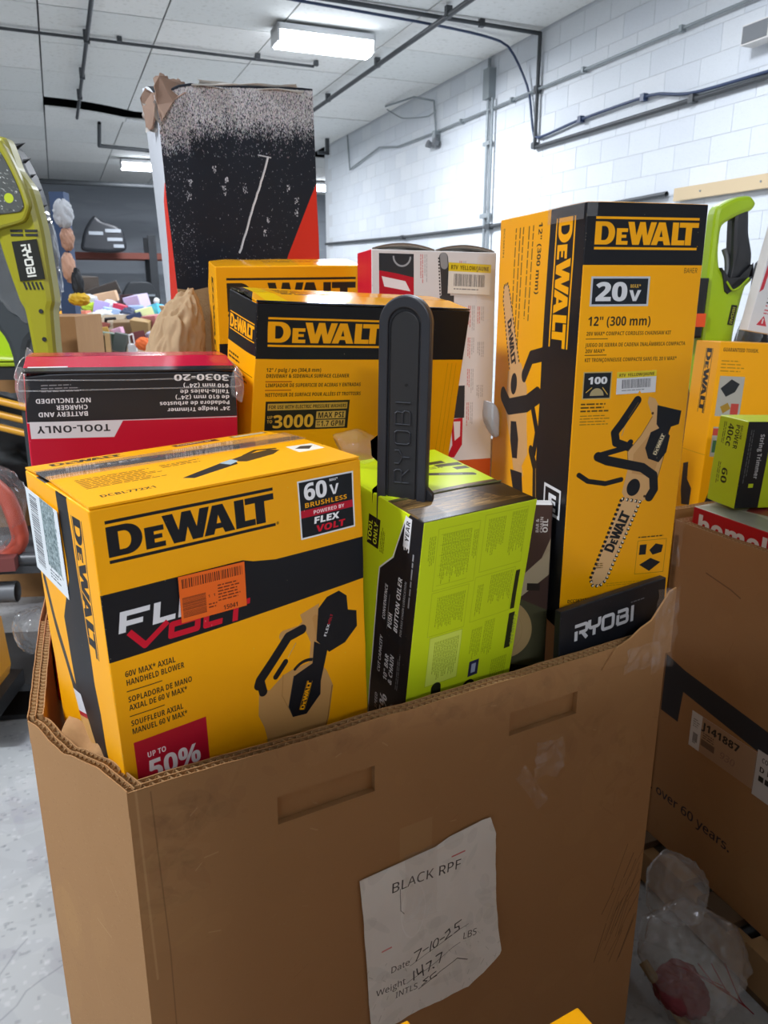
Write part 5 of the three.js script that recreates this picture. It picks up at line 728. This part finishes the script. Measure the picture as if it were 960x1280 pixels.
{ // cartons that fill the right-hand bins and carry what stands on them
  const inBin = (origin, across, along) => V(origin.x + across * Math.cos(ROOM) + along * Math.sin(ROOM), 0, origin.z - across * Math.sin(ROOM) + along * Math.cos(ROOM));
  const put = (label, p, y, w, h, d) => { p.y = y; one('brown_carton', label, 'carton', cartonGeo(w, h, d, { seed: 95 + w * 7, n: 5 }), M.kraft, p, ROOM); };
  put('large brown carton under the red carton in the right-hand bin', inBin(K0, 0.55, 0.55), 0.142, 0.98, 0.735, 0.98);
  put('large brown carton at the bottom of the second bin', inBin(K20, 0.55, 0.55), 0.142, 0.98, 0.67, 0.98);
  put('brown carton under the lime green tool in the second bin', inBin(K20, 0.56, 0.38), 0.815, 0.62, 0.475, 0.36);
}

// ======================================================================= left side and far end
{ // lime pole tool leaning beside the bin
  const k = 1.128, q = (x, y) => [x * k + 0.96, (y - 1.62) * k + 1.62 - 1.1];
  const g = thing('pole_tool', 'lime green pole tool with a black name plate, standing upright at the left edge', 'tool', V(-0.96, 1.1, -2.2));
  const body = outline([q(-0.853, 1.952), q(-0.834, 1.889), q(-0.807, 1.846), q(-0.793, 1.76), q(-0.789, 1.684), q(-0.785, 1.6), q(-0.792, 1.575), q(-0.795, 1.495), q(-0.8, 1.3), q(-0.84, 1.3), q(-0.851, 1.485), q(-0.858, 1.575), q(-0.868, 1.6), q(-0.892, 1.702), q(-0.908, 1.793), q(-0.94, 1.88), q(-0.93, 1.94), q(-0.89, 1.955)], 100, 0.3);
  part('housing', slab(body, 0.07, 0.016), M.limePlastic, g);
  part('pole', poly([V(...q(-0.82, 1.32), 0.035), V(0.2, -1.1, 0.06)], 0.024, 12), M.limePlastic, g);
  const gr = outline([q(-0.862, 1.925), q(-0.832, 1.86), q(-0.82, 1.81), q(-0.83, 1.795), q(-0.87, 1.79), q(-0.905, 1.79), q(-0.93, 1.86), q(-0.92, 1.93)], 60, 0.3);
  part('panel_ridge', slab(outline([q(-0.858, 1.944), q(-0.822, 1.865), q(-0.808, 1.81), q(-0.825, 1.775), q(-0.87, 1.762), q(-0.915, 1.756), q(-0.945, 1.86), q(-0.93, 1.944)], 60, 0.3), 0.03, 0.007), M.limePlastic, g).position.z = 0.055;
  const pg = slab(gr, 0.008, 0.002), pp = pg.attributes.position, pu = pg.attributes.uv; for (let i = 0; i < pp.count; i++) pu.setXY(i, (pp.getX(i) + 0.12) / 0.2, (pp.getY(i) - 0.68) / 0.2);
  part('label_panel', pg, print(tex(200, 200, 2.4, (c, w, h) => { fill(c, '#4c4f4c', 0, 0, w, h); const r = seeded(201); for (let i = 0; i < 420; i++) { c.fillStyle = ['#62665f', '#383b3a', '#7b7f78', '#a9aba4'][Math.floor(r() * 4)]; c.save(); c.translate(r() * w, r() * h); c.rotate(0.6); c.fillRect(0, 0, 2 + 6 * r(), 1 + 2 * r()); c.restore(); } txt(c, '40V', 70, 60, 16, '#c4c6c0', { rot: 0.9, fit: 40 }); c.fillStyle = '#a9b82c'; for (const [x, y, q0] of [[60, 95, 20], [120, 130, 12]]) { c.beginPath(); c.arc(x, y, q0, 0, 7); c.fill(); } })), g).position.z = 0.08;
  const plate = part('name_plate', new THREE.BoxGeometry(0.066, 0.1, 0.003), [M.black, M.black, M.black, M.black, print(tex(66, 100, 6, (c, w, h) => { fill(c, '#23241f', 0, 0, w, h); c.save(); c.translate(46, 10); c.rotate(Math.PI / 2); mark2(c, 0, 0, 82, 24, '#cfd0c4'); c.restore(); })), M.black], g); plate.position.set(...q(-0.83, 1.69), 0.0715); plate.rotation.z = 0.1;
  for (let i = 0; i < 2; i++) for (let j = 0; j < 2; j++) part('vent_slot', new THREE.BoxGeometry(0.032, 0.006, 0.002), M.darkPlastic, g).position.set(...q(-0.85 + 0.034 * i, 1.755 - 0.009 * j), 0.0705);
  for (let i = 0; i < 5; i++) { const m = part('vent_slot', new THREE.BoxGeometry(0.005, 0.02, 0.002), M.darkPlastic, g); m.position.set(...q(-0.845 + 0.0095 * i, 1.633), 0.0705); m.rotation.z = 0.3; }
  for (const [x, y] of [[-0.815, 1.575], [-0.815, 1.51]]) part('screw', new THREE.CylinderGeometry(0.006, 0.006, 0.003, 10).rotateX(Math.PI / 2), M.darkPlastic, g).position.set(...q(x, y), 0.071);
}
{ // bagged tools behind the lime one
  const g = thing('bagged_tool', 'dark tool wrapped in shiny clear plastic behind the lime pole tool', 'tool', V(-1.14, 1.2, -2.7));
  part('tool_body', slab(outline([[-0.1, -0.56], [-0.06, -0.56], [-0.055, 0.18], [0.0, 0.3], [0.06, 0.5], [0.04, 0.72], [-0.02, 0.86], [-0.12, 0.88], [-0.18, 0.7], [-0.15, 0.34], [-0.1, 0.18]], 60, 0.4), 0.1, 0.02), std(0x2f3436, 0.5), g); part('plastic_wrap', crumple(0.15, 0.34, 0.1, 44, 60, 40, 0.1).rotateZ(0.25).translate(-0.06, 0.6, 0.06), M.tape, g, 'shiny clear plastic');
  for (let k = 0; k < 6; k++) part('cutter_tooth', new THREE.ConeGeometry(0.012, 0.04, 5).rotateZ(-1.2), M.darkPlastic, g).position.set(0.0 + 0.012 * k, 0.86 - 0.045 * k, 0.07);
}
{ // blue racking and the things on and about it
  const g = thing('pallet_rack', 'blue steel rack upright behind the lime pole tool', 'rack', V(-1.82, 0, -4.6), 0.0);
  part('post', boxAt(-0.03, 0.05, 0, 2.15, -0.04, 0.04), M.blue, g); part('post', boxAt(-0.8, -0.72, 0, 2.15, -0.04, 0.04), M.blue, g); for (let k = 0; k < 4; k++) part('brace', poly([V(-0.03, 0.3 + 0.42 * k, 0), V(-0.73, 0.6 + 0.42 * k, 0)], 0.012, 6), M.blue, g); part('beam', boxAt(-2.4, -0.03, 1.12, 1.22, -0.03, 0.03), M.blue, g); part('base_plate', boxAt(-0.06, 0.08, 0, 0.008, -0.07, 0.07), M.blue, g);
  const hang = (label, x, y, z, rx, ry, rz, c, s) => one('hanging_bundle', label, 'bundle', lump(rx, ry, rz, 0.3, 2.2, s, 16), std(c, 0.6), V(x, y, z));
  hang('flesh coloured bundle hung on the blue rack post, upper', -1.75, 1.9, -4.5, 0.035, 0.06, 0.035, 0xb58a72, 1.1); hang('flesh coloured bundle hung on the blue rack post, lower', -1.76, 1.75, -4.5, 0.035, 0.075, 0.035, 0xc79a80, 2.1); hang('silvery crinkled bundle at the top of the blue rack post', -1.75, 2.03, -4.48, 0.05, 0.07, 0.045, 0xb9bcc0, 3.2);
  hang('yellow bundle hung low on the blue rack post', -1.7, 1.58, -4.45, 0.055, 0.035, 0.05, 0xe0b428, 5.2);
  hang('small black pouch hung on the blue rack post', -1.7, 1.66, -4.45, 0.03, 0.08, 0.03, 0x1f2226, 4.2);
}
{ // workbench with clutter, cut by the left edge
  const b = thing('work_cart', 'dark grey cart with two rails at the left edge', 'cart', V(-1.75, 0, -2.85), 0.12);
  part('cart_shelf', boxAt(-0.7, 0.78, 0.6, 0.64, -0.35, 0.18), std(0x4a4d50, 0.5), b); part('cart_rail', poly([V(-0.7, 0.665, 0.2), V(0.8, 0.665, 0.2)], 0.026, 10), std(0x3c3f42, 0.4), b); part('cart_rail', poly([V(-0.7, 0.545, 0.22), V(0.36, 0.545, 0.22)], 0.04, 10), std(0x5a5d60, 0.45), b); for (const x of [-0.6, 0.72]) for (const z of [-0.3, 0.12]) part('cart_leg', boxAt(x - 0.02, x + 0.02, 0.02, 0.6, z - 0.02, z + 0.02), M.grey, b); part('cart_shelf', boxAt(-0.7, 0.78, 0.1, 0.13, -0.35, 0.16), std(0x2b2d2f, 0.6), b); part('cart_skid', boxAt(-0.7, 0.8, 0, 0.02, -0.36, 0.2), M.darkPlastic, b);
  const y = thing('yellow_machine', 'yellow bolted machine housing with a black knob at the left edge', 'machine', V(-1.66, 0.131, -2.7), 0.1);
  part('machine_body', slab([[-0.28, 0.06], [0.2, 0.06], [0.21, 0.1], [0.2, 0.3], [0.1, 0.31], [-0.28, 0.31]], 0.26, 0.012), M.yellow, y); part('machine_base', boxAt(-0.3, 0.24, 0, 0.06, -0.02, 0.3), M.darkPlastic, y); for (const [bx, by] of [[0.17, 0.1], [0.16, 0.2], [0.18, 0.27]]) part('bolt', new THREE.CylinderGeometry(0.012, 0.012, 0.012, 8).rotateX(Math.PI / 2), M.darkPlastic, y).position.set(bx, by, 0.262); part('motor', lump(0.09, 0.07, 0.08, 0.2, 2, 2, 16).translate(0.1, 0.37, 0.14), M.darkPlastic, y); part('knob', new THREE.CylinderGeometry(0.035, 0.035, 0.04, 14).rotateX(Math.PI / 2).translate(0.13, 0.36, 0.24), std(0xb98d10, 0.5), y); part('motor_cover', boxAt(-0.28, 0.1, 0.31, 0.335, 0.02, 0.24), std(0xa9acb0, 0.4), y);
  one('crumpled_film', 'shiny clear film beside the yellow machine', 'plastic film', crumple(0.09, 0.09, 0.09, 39, 50, 26, 0.1), M.tape, V(-1.3, 0.42, -2.62));
  const rd = thing('bagged_carrier', 'orange-red loop handle in a clear plastic bag at the left edge', 'handle', V(-1.45, 0.645, -2.68), 0.2); part('loop_handle', tube([V(-0.12, 0.02, 0), V(0.05, 0.03, 0), V(0.11, 0.1, 0), V(0.08, 0.26, 0), V(-0.02, 0.36, 0), V(-0.14, 0.36, 0), V(-0.2, 0.2, 0)], 0.03, 50, 10, true), std(0xb04a36, 0.45), rd); part('plastic_bag', crumple(0.17, 0.21, 0.08, 77, 60, 34, 0.1).translate(0.0, 0.22, 0.02), M.tape, rd, 'clear shiny plastic'); part('red_pad', boxAt(-0.16, 0.1, 0.0, 0.05, -0.08, 0.08), std(0x6c3430, 0.7), rd);
  one('black_bag', 'soft black bag above the bagged handle at the left edge', 'bag', lump(0.3, 0.17, 0.2, 0.3, 1.6, 4.9, 26), std(0x1d2021, 0.7), V(-1.52, 1.06, -2.95));
  const cr = carton('brown_carton', 'brown carton at the left edge under the yellow poles', 'carton', [-2.0, 1.3, -3.1], [12, 0, 0], [0.66, 0.66, 0.4], { base: M.kraft }, { seed: 71 });
  for (let k = 0; k < 3; k++) one('yellow_pole', ['upper orange-yellow pole lying at the left edge', 'middle orange-yellow pole lying at the left edge', 'lowest orange-yellow pole lying at the left edge'][k], 'pole', poly([V(-0.7, 0.16, 0), V(0.2, -0.06, 0.02)], 0.013, 8), std(0xc9901c, 0.45), V(-1.4, 1.3 - 0.055 * k, -2.62 - 0.03 * k));
  one('black_bar', 'black horizontal bar below the lime scraps at the left edge', 'bar', boxAt(-0.7, 0.16, -0.025, 0.02, -0.03, 0.03), M.darkPlastic, V(-1.36, 1.35, -2.72)); one('lime_casing', 'upper lime green casing piece at the left edge', 'casing', slab(outline([[-0.12, 0], [0.1, 0.0], [0.12, 0.06], [0.02, 0.13], [-0.04, 0.1]], 30, 0.3), 0.08, 0.01), M.limeBright, V(-1.36, 1.4, -2.8)); one('lime_casing', 'long lime green casing strip lying above the black bar', 'casing', slab(outline([[-0.5, 0], [0.1, 0.0], [0.12, 0.03], [-0.5, 0.05]], 30, 0.3), 0.08, 0.01), std(0x9db41c, 0.4), V(-1.34, 1.372, -2.76)); one('olive_box', 'olive brown box beside the lime casing at the left edge', 'box', new THREE.BoxGeometry(0.2, 0.14, 0.16).rotateZ(0.35), std(0x4e4a38, 0.7), V(-1.5, 1.47, -2.9));
  const sp = thing('black_sprayer', 'black upright tool with orange foot standing left of the lime pole tool', 'tool', V(-1.62, 1.3, -3.6), 0.1); part('shaft', boxAt(-0.03, 0.03, 0, 0.3, -0.03, 0.03), M.darkPlastic, sp); part('head', boxAt(-0.07, 0.05, 0.2, 0.33, -0.04, 0.04), M.darkPlastic, sp); part('foot', boxAt(-0.02, 0.06, -0.02, 0.04, -0.04, 0.05), M.orange, sp);
  carton('brown_carton', 'brown carton behind the black upright tool at the left', 'carton', [-2.5, 1.5, -3.9], [5, 0, 0], [0.95, 1.5, 0.5], { base: M.kraft }, { seed: 73 });
}
{ // far racking against the back wall
  const g = thing('pallet_rack', 'far rack with a rust-red beam against the back wall', 'rack', room(0, 0, 20.0), ROOM);
  part('beam', boxAt(-2.6, 2.6, 2.36, 2.5, -0.05, 0.05), M.rust, g); part('beam', boxAt(-2.6, 2.6, 2.36, 2.5, -1.05, -0.95), M.rust, g); part('deck', boxAt(-2.6, 2.6, 2.48, 2.5, -0.95, -0.05), M.darkPlastic, g);
  for (const x of [-2.6, 2.2]) for (const z of [0, -1]) part('post', boxAt(x - 0.06, x + 0.12, 0, 2.9, z - 0.06, z + 0.06), std(0x2c3034, 0.6), g);
  const bag = (label, x, y, z, rx, ry, rz, c, s) => one('duffel_bag', label, 'bag', lump(rx, ry, rz, 0.22, 1.8, s, 22), std(c, 0.55), room(x, y, z), ROOM);
  { const k = thing('duffel_bag', 'black shiny bag with pale straps on top of the far rust-red beam', 'bag', room(1.1, 2.5, 19.6), ROOM); part('bag_body', slab(outline([[-0.42, 0], [0.42, 0], [0.44, 0.36], [0.3, 0.52], [0.0, 0.62], [-0.16, 0.72], [-0.34, 0.5], [-0.44, 0.24]], 50, 0.4), 0.5, 0.06), std(0x25282d, 0.4), k); for (const [x0, x1, y] of [[0.05, 0.38, 0.42], [-0.3, 0.0, 0.36], [0.08, 0.4, 0.24], [0.2, 0.42, 0.1]]) part('strap', boxAt(x0, x1, y - 0.035, y + 0.035, 0.5, 0.52), std(0x9aa0a6, 0.4), k); }
  const r = room(1.72, 1.3, 18.6), d = thing('black_case', 'black arched case on the shelf under the rust-red beam', 'case', r, ROOM); part('case_body', slab(outline([[-0.38, 0], [0.38, 0], [0.36, 0.3], [0.2, 0.52], [-0.2, 0.52], [-0.36, 0.3]], 40, 0.3), 0.3, 0.03), std(0x24282c, 0.5), d); part('case_strap', boxAt(-0.3, 0.3, 0.22, 0.26, 0.3, 0.32), std(0x8a9298, 0.4), d); part('case_foot', boxAt(-0.4, 0.4, -1.3, 0, 0.02, 0.3), std(0x1d2022, 0.7), d);
  // bins that carry the far heap
  const binAt = (label, x, z, w, d0, h) => { const q = thing('bulk_bin', label, 'bin', V(x, 0, z), ROOM); for (const [nm, gg] of [['front_panel', boxAt(0, w, 0, h, d0 - 0.015, d0)], ['back_panel', boxAt(0, w, 0, h, 0, 0.015)], ['side_panel', boxAt(0, 0.015, 0, h, 0.015, d0 - 0.015)], ['side_panel', boxAt(w - 0.015, w, 0, h, 0.015, d0 - 0.015)]]) part(nm, gg, M.tan, q); return q; };
  binAt('left brown bulk bin under the far heap', -4.25, -8.9, 1.15, 1.1, 0.92); binAt('right brown bulk bin under the far heap', -3.05, -9.4, 1.15, 1.1, 0.92);
  const mg = new THREE.SphereGeometry(1, 60, 30, 0, Math.PI * 2, 0, Math.PI / 2), mp = mg.attributes.position; for (let i = 0; i < mp.count; i++) { const x = mp.getX(i), yy = mp.getY(i), z = mp.getZ(i), k = 1 + 0.12 * noise(x * 5, yy * 5, z * 5); mp.setXYZ(i, x * 1.35 * k, yy * 0.46 * k, z * 0.9 * k); } mg.computeVertexNormals();
  one('goods_mound', 'jumble of loose goods under the far heap', 'goods', mg, std(0x9a8b76, 0.8), V(-3.0, 0.935, -9.6), ROOM, null, 'stuff');
  const c = thing('wooden_crate', 'slatted wooden crate below the far heap', 'crate', V(-2.92, 0.8, -7.95), 0.3); for (let k = 0; k < 5; k++) part('slat', boxAt(-0.15 + k * 0.062, -0.1 + k * 0.062, 0.1, 0.42, 0.1, 0.115), std(0xc09a68, 0.75), c); part('crate_body', boxAt(-0.15, 0.15, 0.1, 0.4, -0.12, 0.098), std(0x4c3a26, 0.8), c); part('crate_foot', boxAt(-0.12, 0.12, -0.8, 0.1, -0.1, 0.08), M.darkWood, c);
  const rng = seeded(301);
  for (const [x, y, z, w0, h0, col, kind, label, cat] of [
  [-3.73, 1.49, -9.72, 0.36, 0.13, 0xd8d8da, 'bag', 'crumpled white plastic sheet on the left of the far heap', 'sheet'],
  [-3.79, 1.45, -9.60, 0.14, 0.11, 0xc9ccd0, 'bag', 'pale grey bag at the left end of the far heap', 'bag'],
  [-3.53, 1.44, -9.57, 0.16, 0.08, 0xb9d43c, 'bag', 'lime green bundle beside the white sheet on the far heap', 'bundle'],
  [-3.48, 1.54, -9.89, 0.25, 0.09, 0xd9b491, 'box', 'peach coloured flat box on top of the far heap', 'box'],
  [-3.37, 1.43, -9.52, 0.12, 0.11, 0xb7a9e0, 'box', 'lilac box under the peach box on the far heap', 'box'],
  [-3.29, 1.44, -9.57, 0.14, 0.11, 0xd5dce6, 'bag', 'white plastic bag right of the lilac box', 'bag'],
  [-3.21, 1.37, -9.36, 0.14, 0.09, 0xaac4ea, 'box', 'light blue box below the white bag on the far heap', 'box'],
  [-3.30, 1.35, -9.26, 0.19, 0.09, 0xdfe6ea, 'bag', 'white crumpled wrap in the middle of the far heap', 'wrap'],
  [-3.49, 1.34, -9.24, 0.10, 0.09, 0xd9806a, 'box', 'salmon pink box on the left of the far heap', 'box'],
  [-3.36, 1.31, -9.14, 0.19, 0.10, 0xdde3d2, 'bag', 'off-white sheet draped below the salmon box', 'sheet'],
  [-3.34, 1.26, -8.97, 0.15, 0.07, 0xe6e9ea, 'bag', 'bright white folded sheet low on the far heap', 'sheet'],
  [-3.57, 1.35, -9.26, 0.10, 0.10, 0x98b648, 'bag', 'dull green bag at the left of the far heap', 'bag'],
  [-3.19, 1.24, -8.87, 0.15, 0.08, 0x8c4b40, 'box', 'brick red box low on the far heap', 'box'],
  [-3.08, 1.25, -8.92, 0.15, 0.13, 0x1c1d20, 'tool', 'black power tool standing in the heap beside the brown boxes', 'tool'],
  [-3.12, 1.40, -9.45, 0.12, 0.10, 0xc92f4a, 'box', 'crimson box near the middle of the far heap', 'box'],
  [-3.13, 1.49, -9.72, 0.20, 0.14, 0x3a2022, 'tool', 'dark red framed tool on top of the far heap', 'tool'],
  [-3.00, 1.48, -9.69, 0.16, 0.14, 0xcdbfe0, 'box', 'pale lavender box at the top right of the heap', 'box'],
  [-2.99, 1.35, -9.28, 0.14, 0.12, 0x3c4660, 'bag', 'navy blue bag in the right half of the heap', 'bag'],
  [-2.93, 1.39, -9.40, 0.12, 0.10, 0x93a7d8, 'box', 'periwinkle blue box below the lavender box', 'box'],
  [-2.79, 1.35, -9.28, 0.14, 0.12, 0xdfe6a8, 'box', 'pale yellow carton on the right of the far heap', 'box'],
  [-2.69, 1.39, -9.40, 0.11, 0.11, 0x57b7de, 'box', 'sky blue box at the right end of the heap', 'box'],
  [-2.61, 1.39, -9.40, 0.07, 0.10, 0xa98660, 'box', 'small brown box next to the sky blue box', 'box'],
  [-2.79, 1.51, -9.78, 0.05, 0.05, 0xe0e2e0, 'bag', 'small white ball of wrap on the dark upper right of the heap', 'wrap'],
  [-3.04, 1.32, -9.19, 0.14, 0.07, 0xe6e8ec, 'bag', 'white scrap below the crimson box', 'scrap'],
  [-2.88, 1.32, -9.16, 0.12, 0.08, 0x2c3a5c, 'box', 'dark blue box below the periwinkle box', 'box'],
  [-2.88, 1.23, -8.85, 0.20, 0.11, 0x7d6546, 'box', 'open brown carton low in the middle of the heap', 'carton'],
  [-2.72, 1.23, -8.85, 0.15, 0.13, 0xa08457, 'box', 'light brown carton right of the open brown one', 'carton'],
  [-2.60, 1.26, -8.97, 0.15, 0.15, 0xb06a68, 'box', 'dusty rose carton in the right half of the heap', 'carton'],
  [-2.50, 1.29, -9.07, 0.12, 0.13, 0xb9d0cc, 'bag', 'pale aqua bag at the right edge of the heap', 'bag'],
  [-2.96, 1.19, -8.68, 0.14, 0.05, 0xd8a7c0, 'box', 'pink strip box low on the far heap', 'box'],
  [-3.08, 1.17, -8.63, 0.10, 0.10, 0xb08a3c, 'box', 'ochre box beside the wooden crate', 'box'],
  [-2.54, 1.16, -8.59, 0.09, 0.06, 0xcfcde0, 'bag', 'whitish pouch low on the right of the heap', 'pouch'],
  [-2.47, 1.17, -8.61, 0.10, 0.06, 0x5b4a90, 'box', 'violet box low on the right of the heap', 'box'],
  [-2.53, 1.09, -8.27, 0.12, 0.09, 0xe0682c, 'bag', 'orange bundle at the bottom of the heap', 'bundle'],
  [-2.68, 1.10, -8.35, 0.06, 0.14, 0xe8e8e8, 'tool', 'white upright tool at the bottom of the heap', 'tool'],
  [-2.80, 1.10, -8.35, 0.09, 0.14, 0x4f5550, 'box', 'dark grey box at the bottom of the heap', 'box'],
  [-2.65, 1.14, -8.49, 0.11, 0.09, 0x5c1f20, 'box', 'maroon box at the bottom of the heap', 'box'],
  [-2.33, 1.12, -8.39, 0.14, 0.15, 0x24282c, 'tool', 'black tool at the lower right of the heap', 'tool'],
  [-2.95, 1.12, -8.39, 0.09, 0.12, 0x596a58, 'box', 'grey green box at the bottom left of the heap', 'box'],
  [-3.86, 1.66, -10.22, 0.24, 0.21, 0x4a3f36, 'box', 'dark brown carton standing behind the heap on the left', 'carton'],
  [-3.56, 1.61, -10.08, 0.32, 0.11, 0x3a3430, 'box', 'low dark brown carton behind the middle of the heap', 'carton'],
  [-4.01, 1.64, -10.17, 0.15, 0.13, 0xb5b8b8, 'bag', 'pale crumpled bag beside the blue rack post', 'bag'],
  [-3.67, 1.30, -9.12, 0.13, 0.15, 0xe09a20, 'bag', 'orange yellow bag just right of the lime green tool', 'bag'],
  [-3.39, 1.15, -8.54, 0.24, 0.27, 0xb58d66, 'box', 'plain brown carton below the heap, behind the red carton', 'carton'],
  ]) {
    const [w, h] = [w0 * 1.4, h0 * 1.4], dd = Math.min(w, h) * (0.7 + 0.4 * rng()), mat = std(col, 0.55 + 0.2 * rng()); let geo;
    if (kind === 'box') geo = cartonGeo(w, h, dd, { n: 2, r: 0.006, amp: 0.006, bulge: 0.004, seed: rng() * 20 }).translate(0, -h / 2, 0);
    else if (kind === 'bag') geo = lump(w / 2, h / 2, dd / 2, 0.35, 2.1, rng() * 30, 14);
    else geo = merge([boxAt(-w / 2, w / 2, -h / 2, -h * 0.1, -dd / 2, dd / 2), poly([V(-w * 0.3, -h * 0.1, 0), V(-w * 0.25, h * 0.4, 0), V(w * 0.25, h * 0.45, 0), V(w * 0.3, -h * 0.1, 0)], Math.min(w, h) * 0.09, 7)]);
    const m = one('heap_' + cat.replace(' ', '_'), label, cat, geo, mat, V(x, y, z), (rng() - 0.5) * 0.9, 'goods on the far heap'); m.rotation.z = kind === 'tool' ? 0 : (rng() - 0.5) * 0.6; m.rotation.x = (rng() - 0.5) * 0.4;
  }
}
renderer.render(scene, camera);
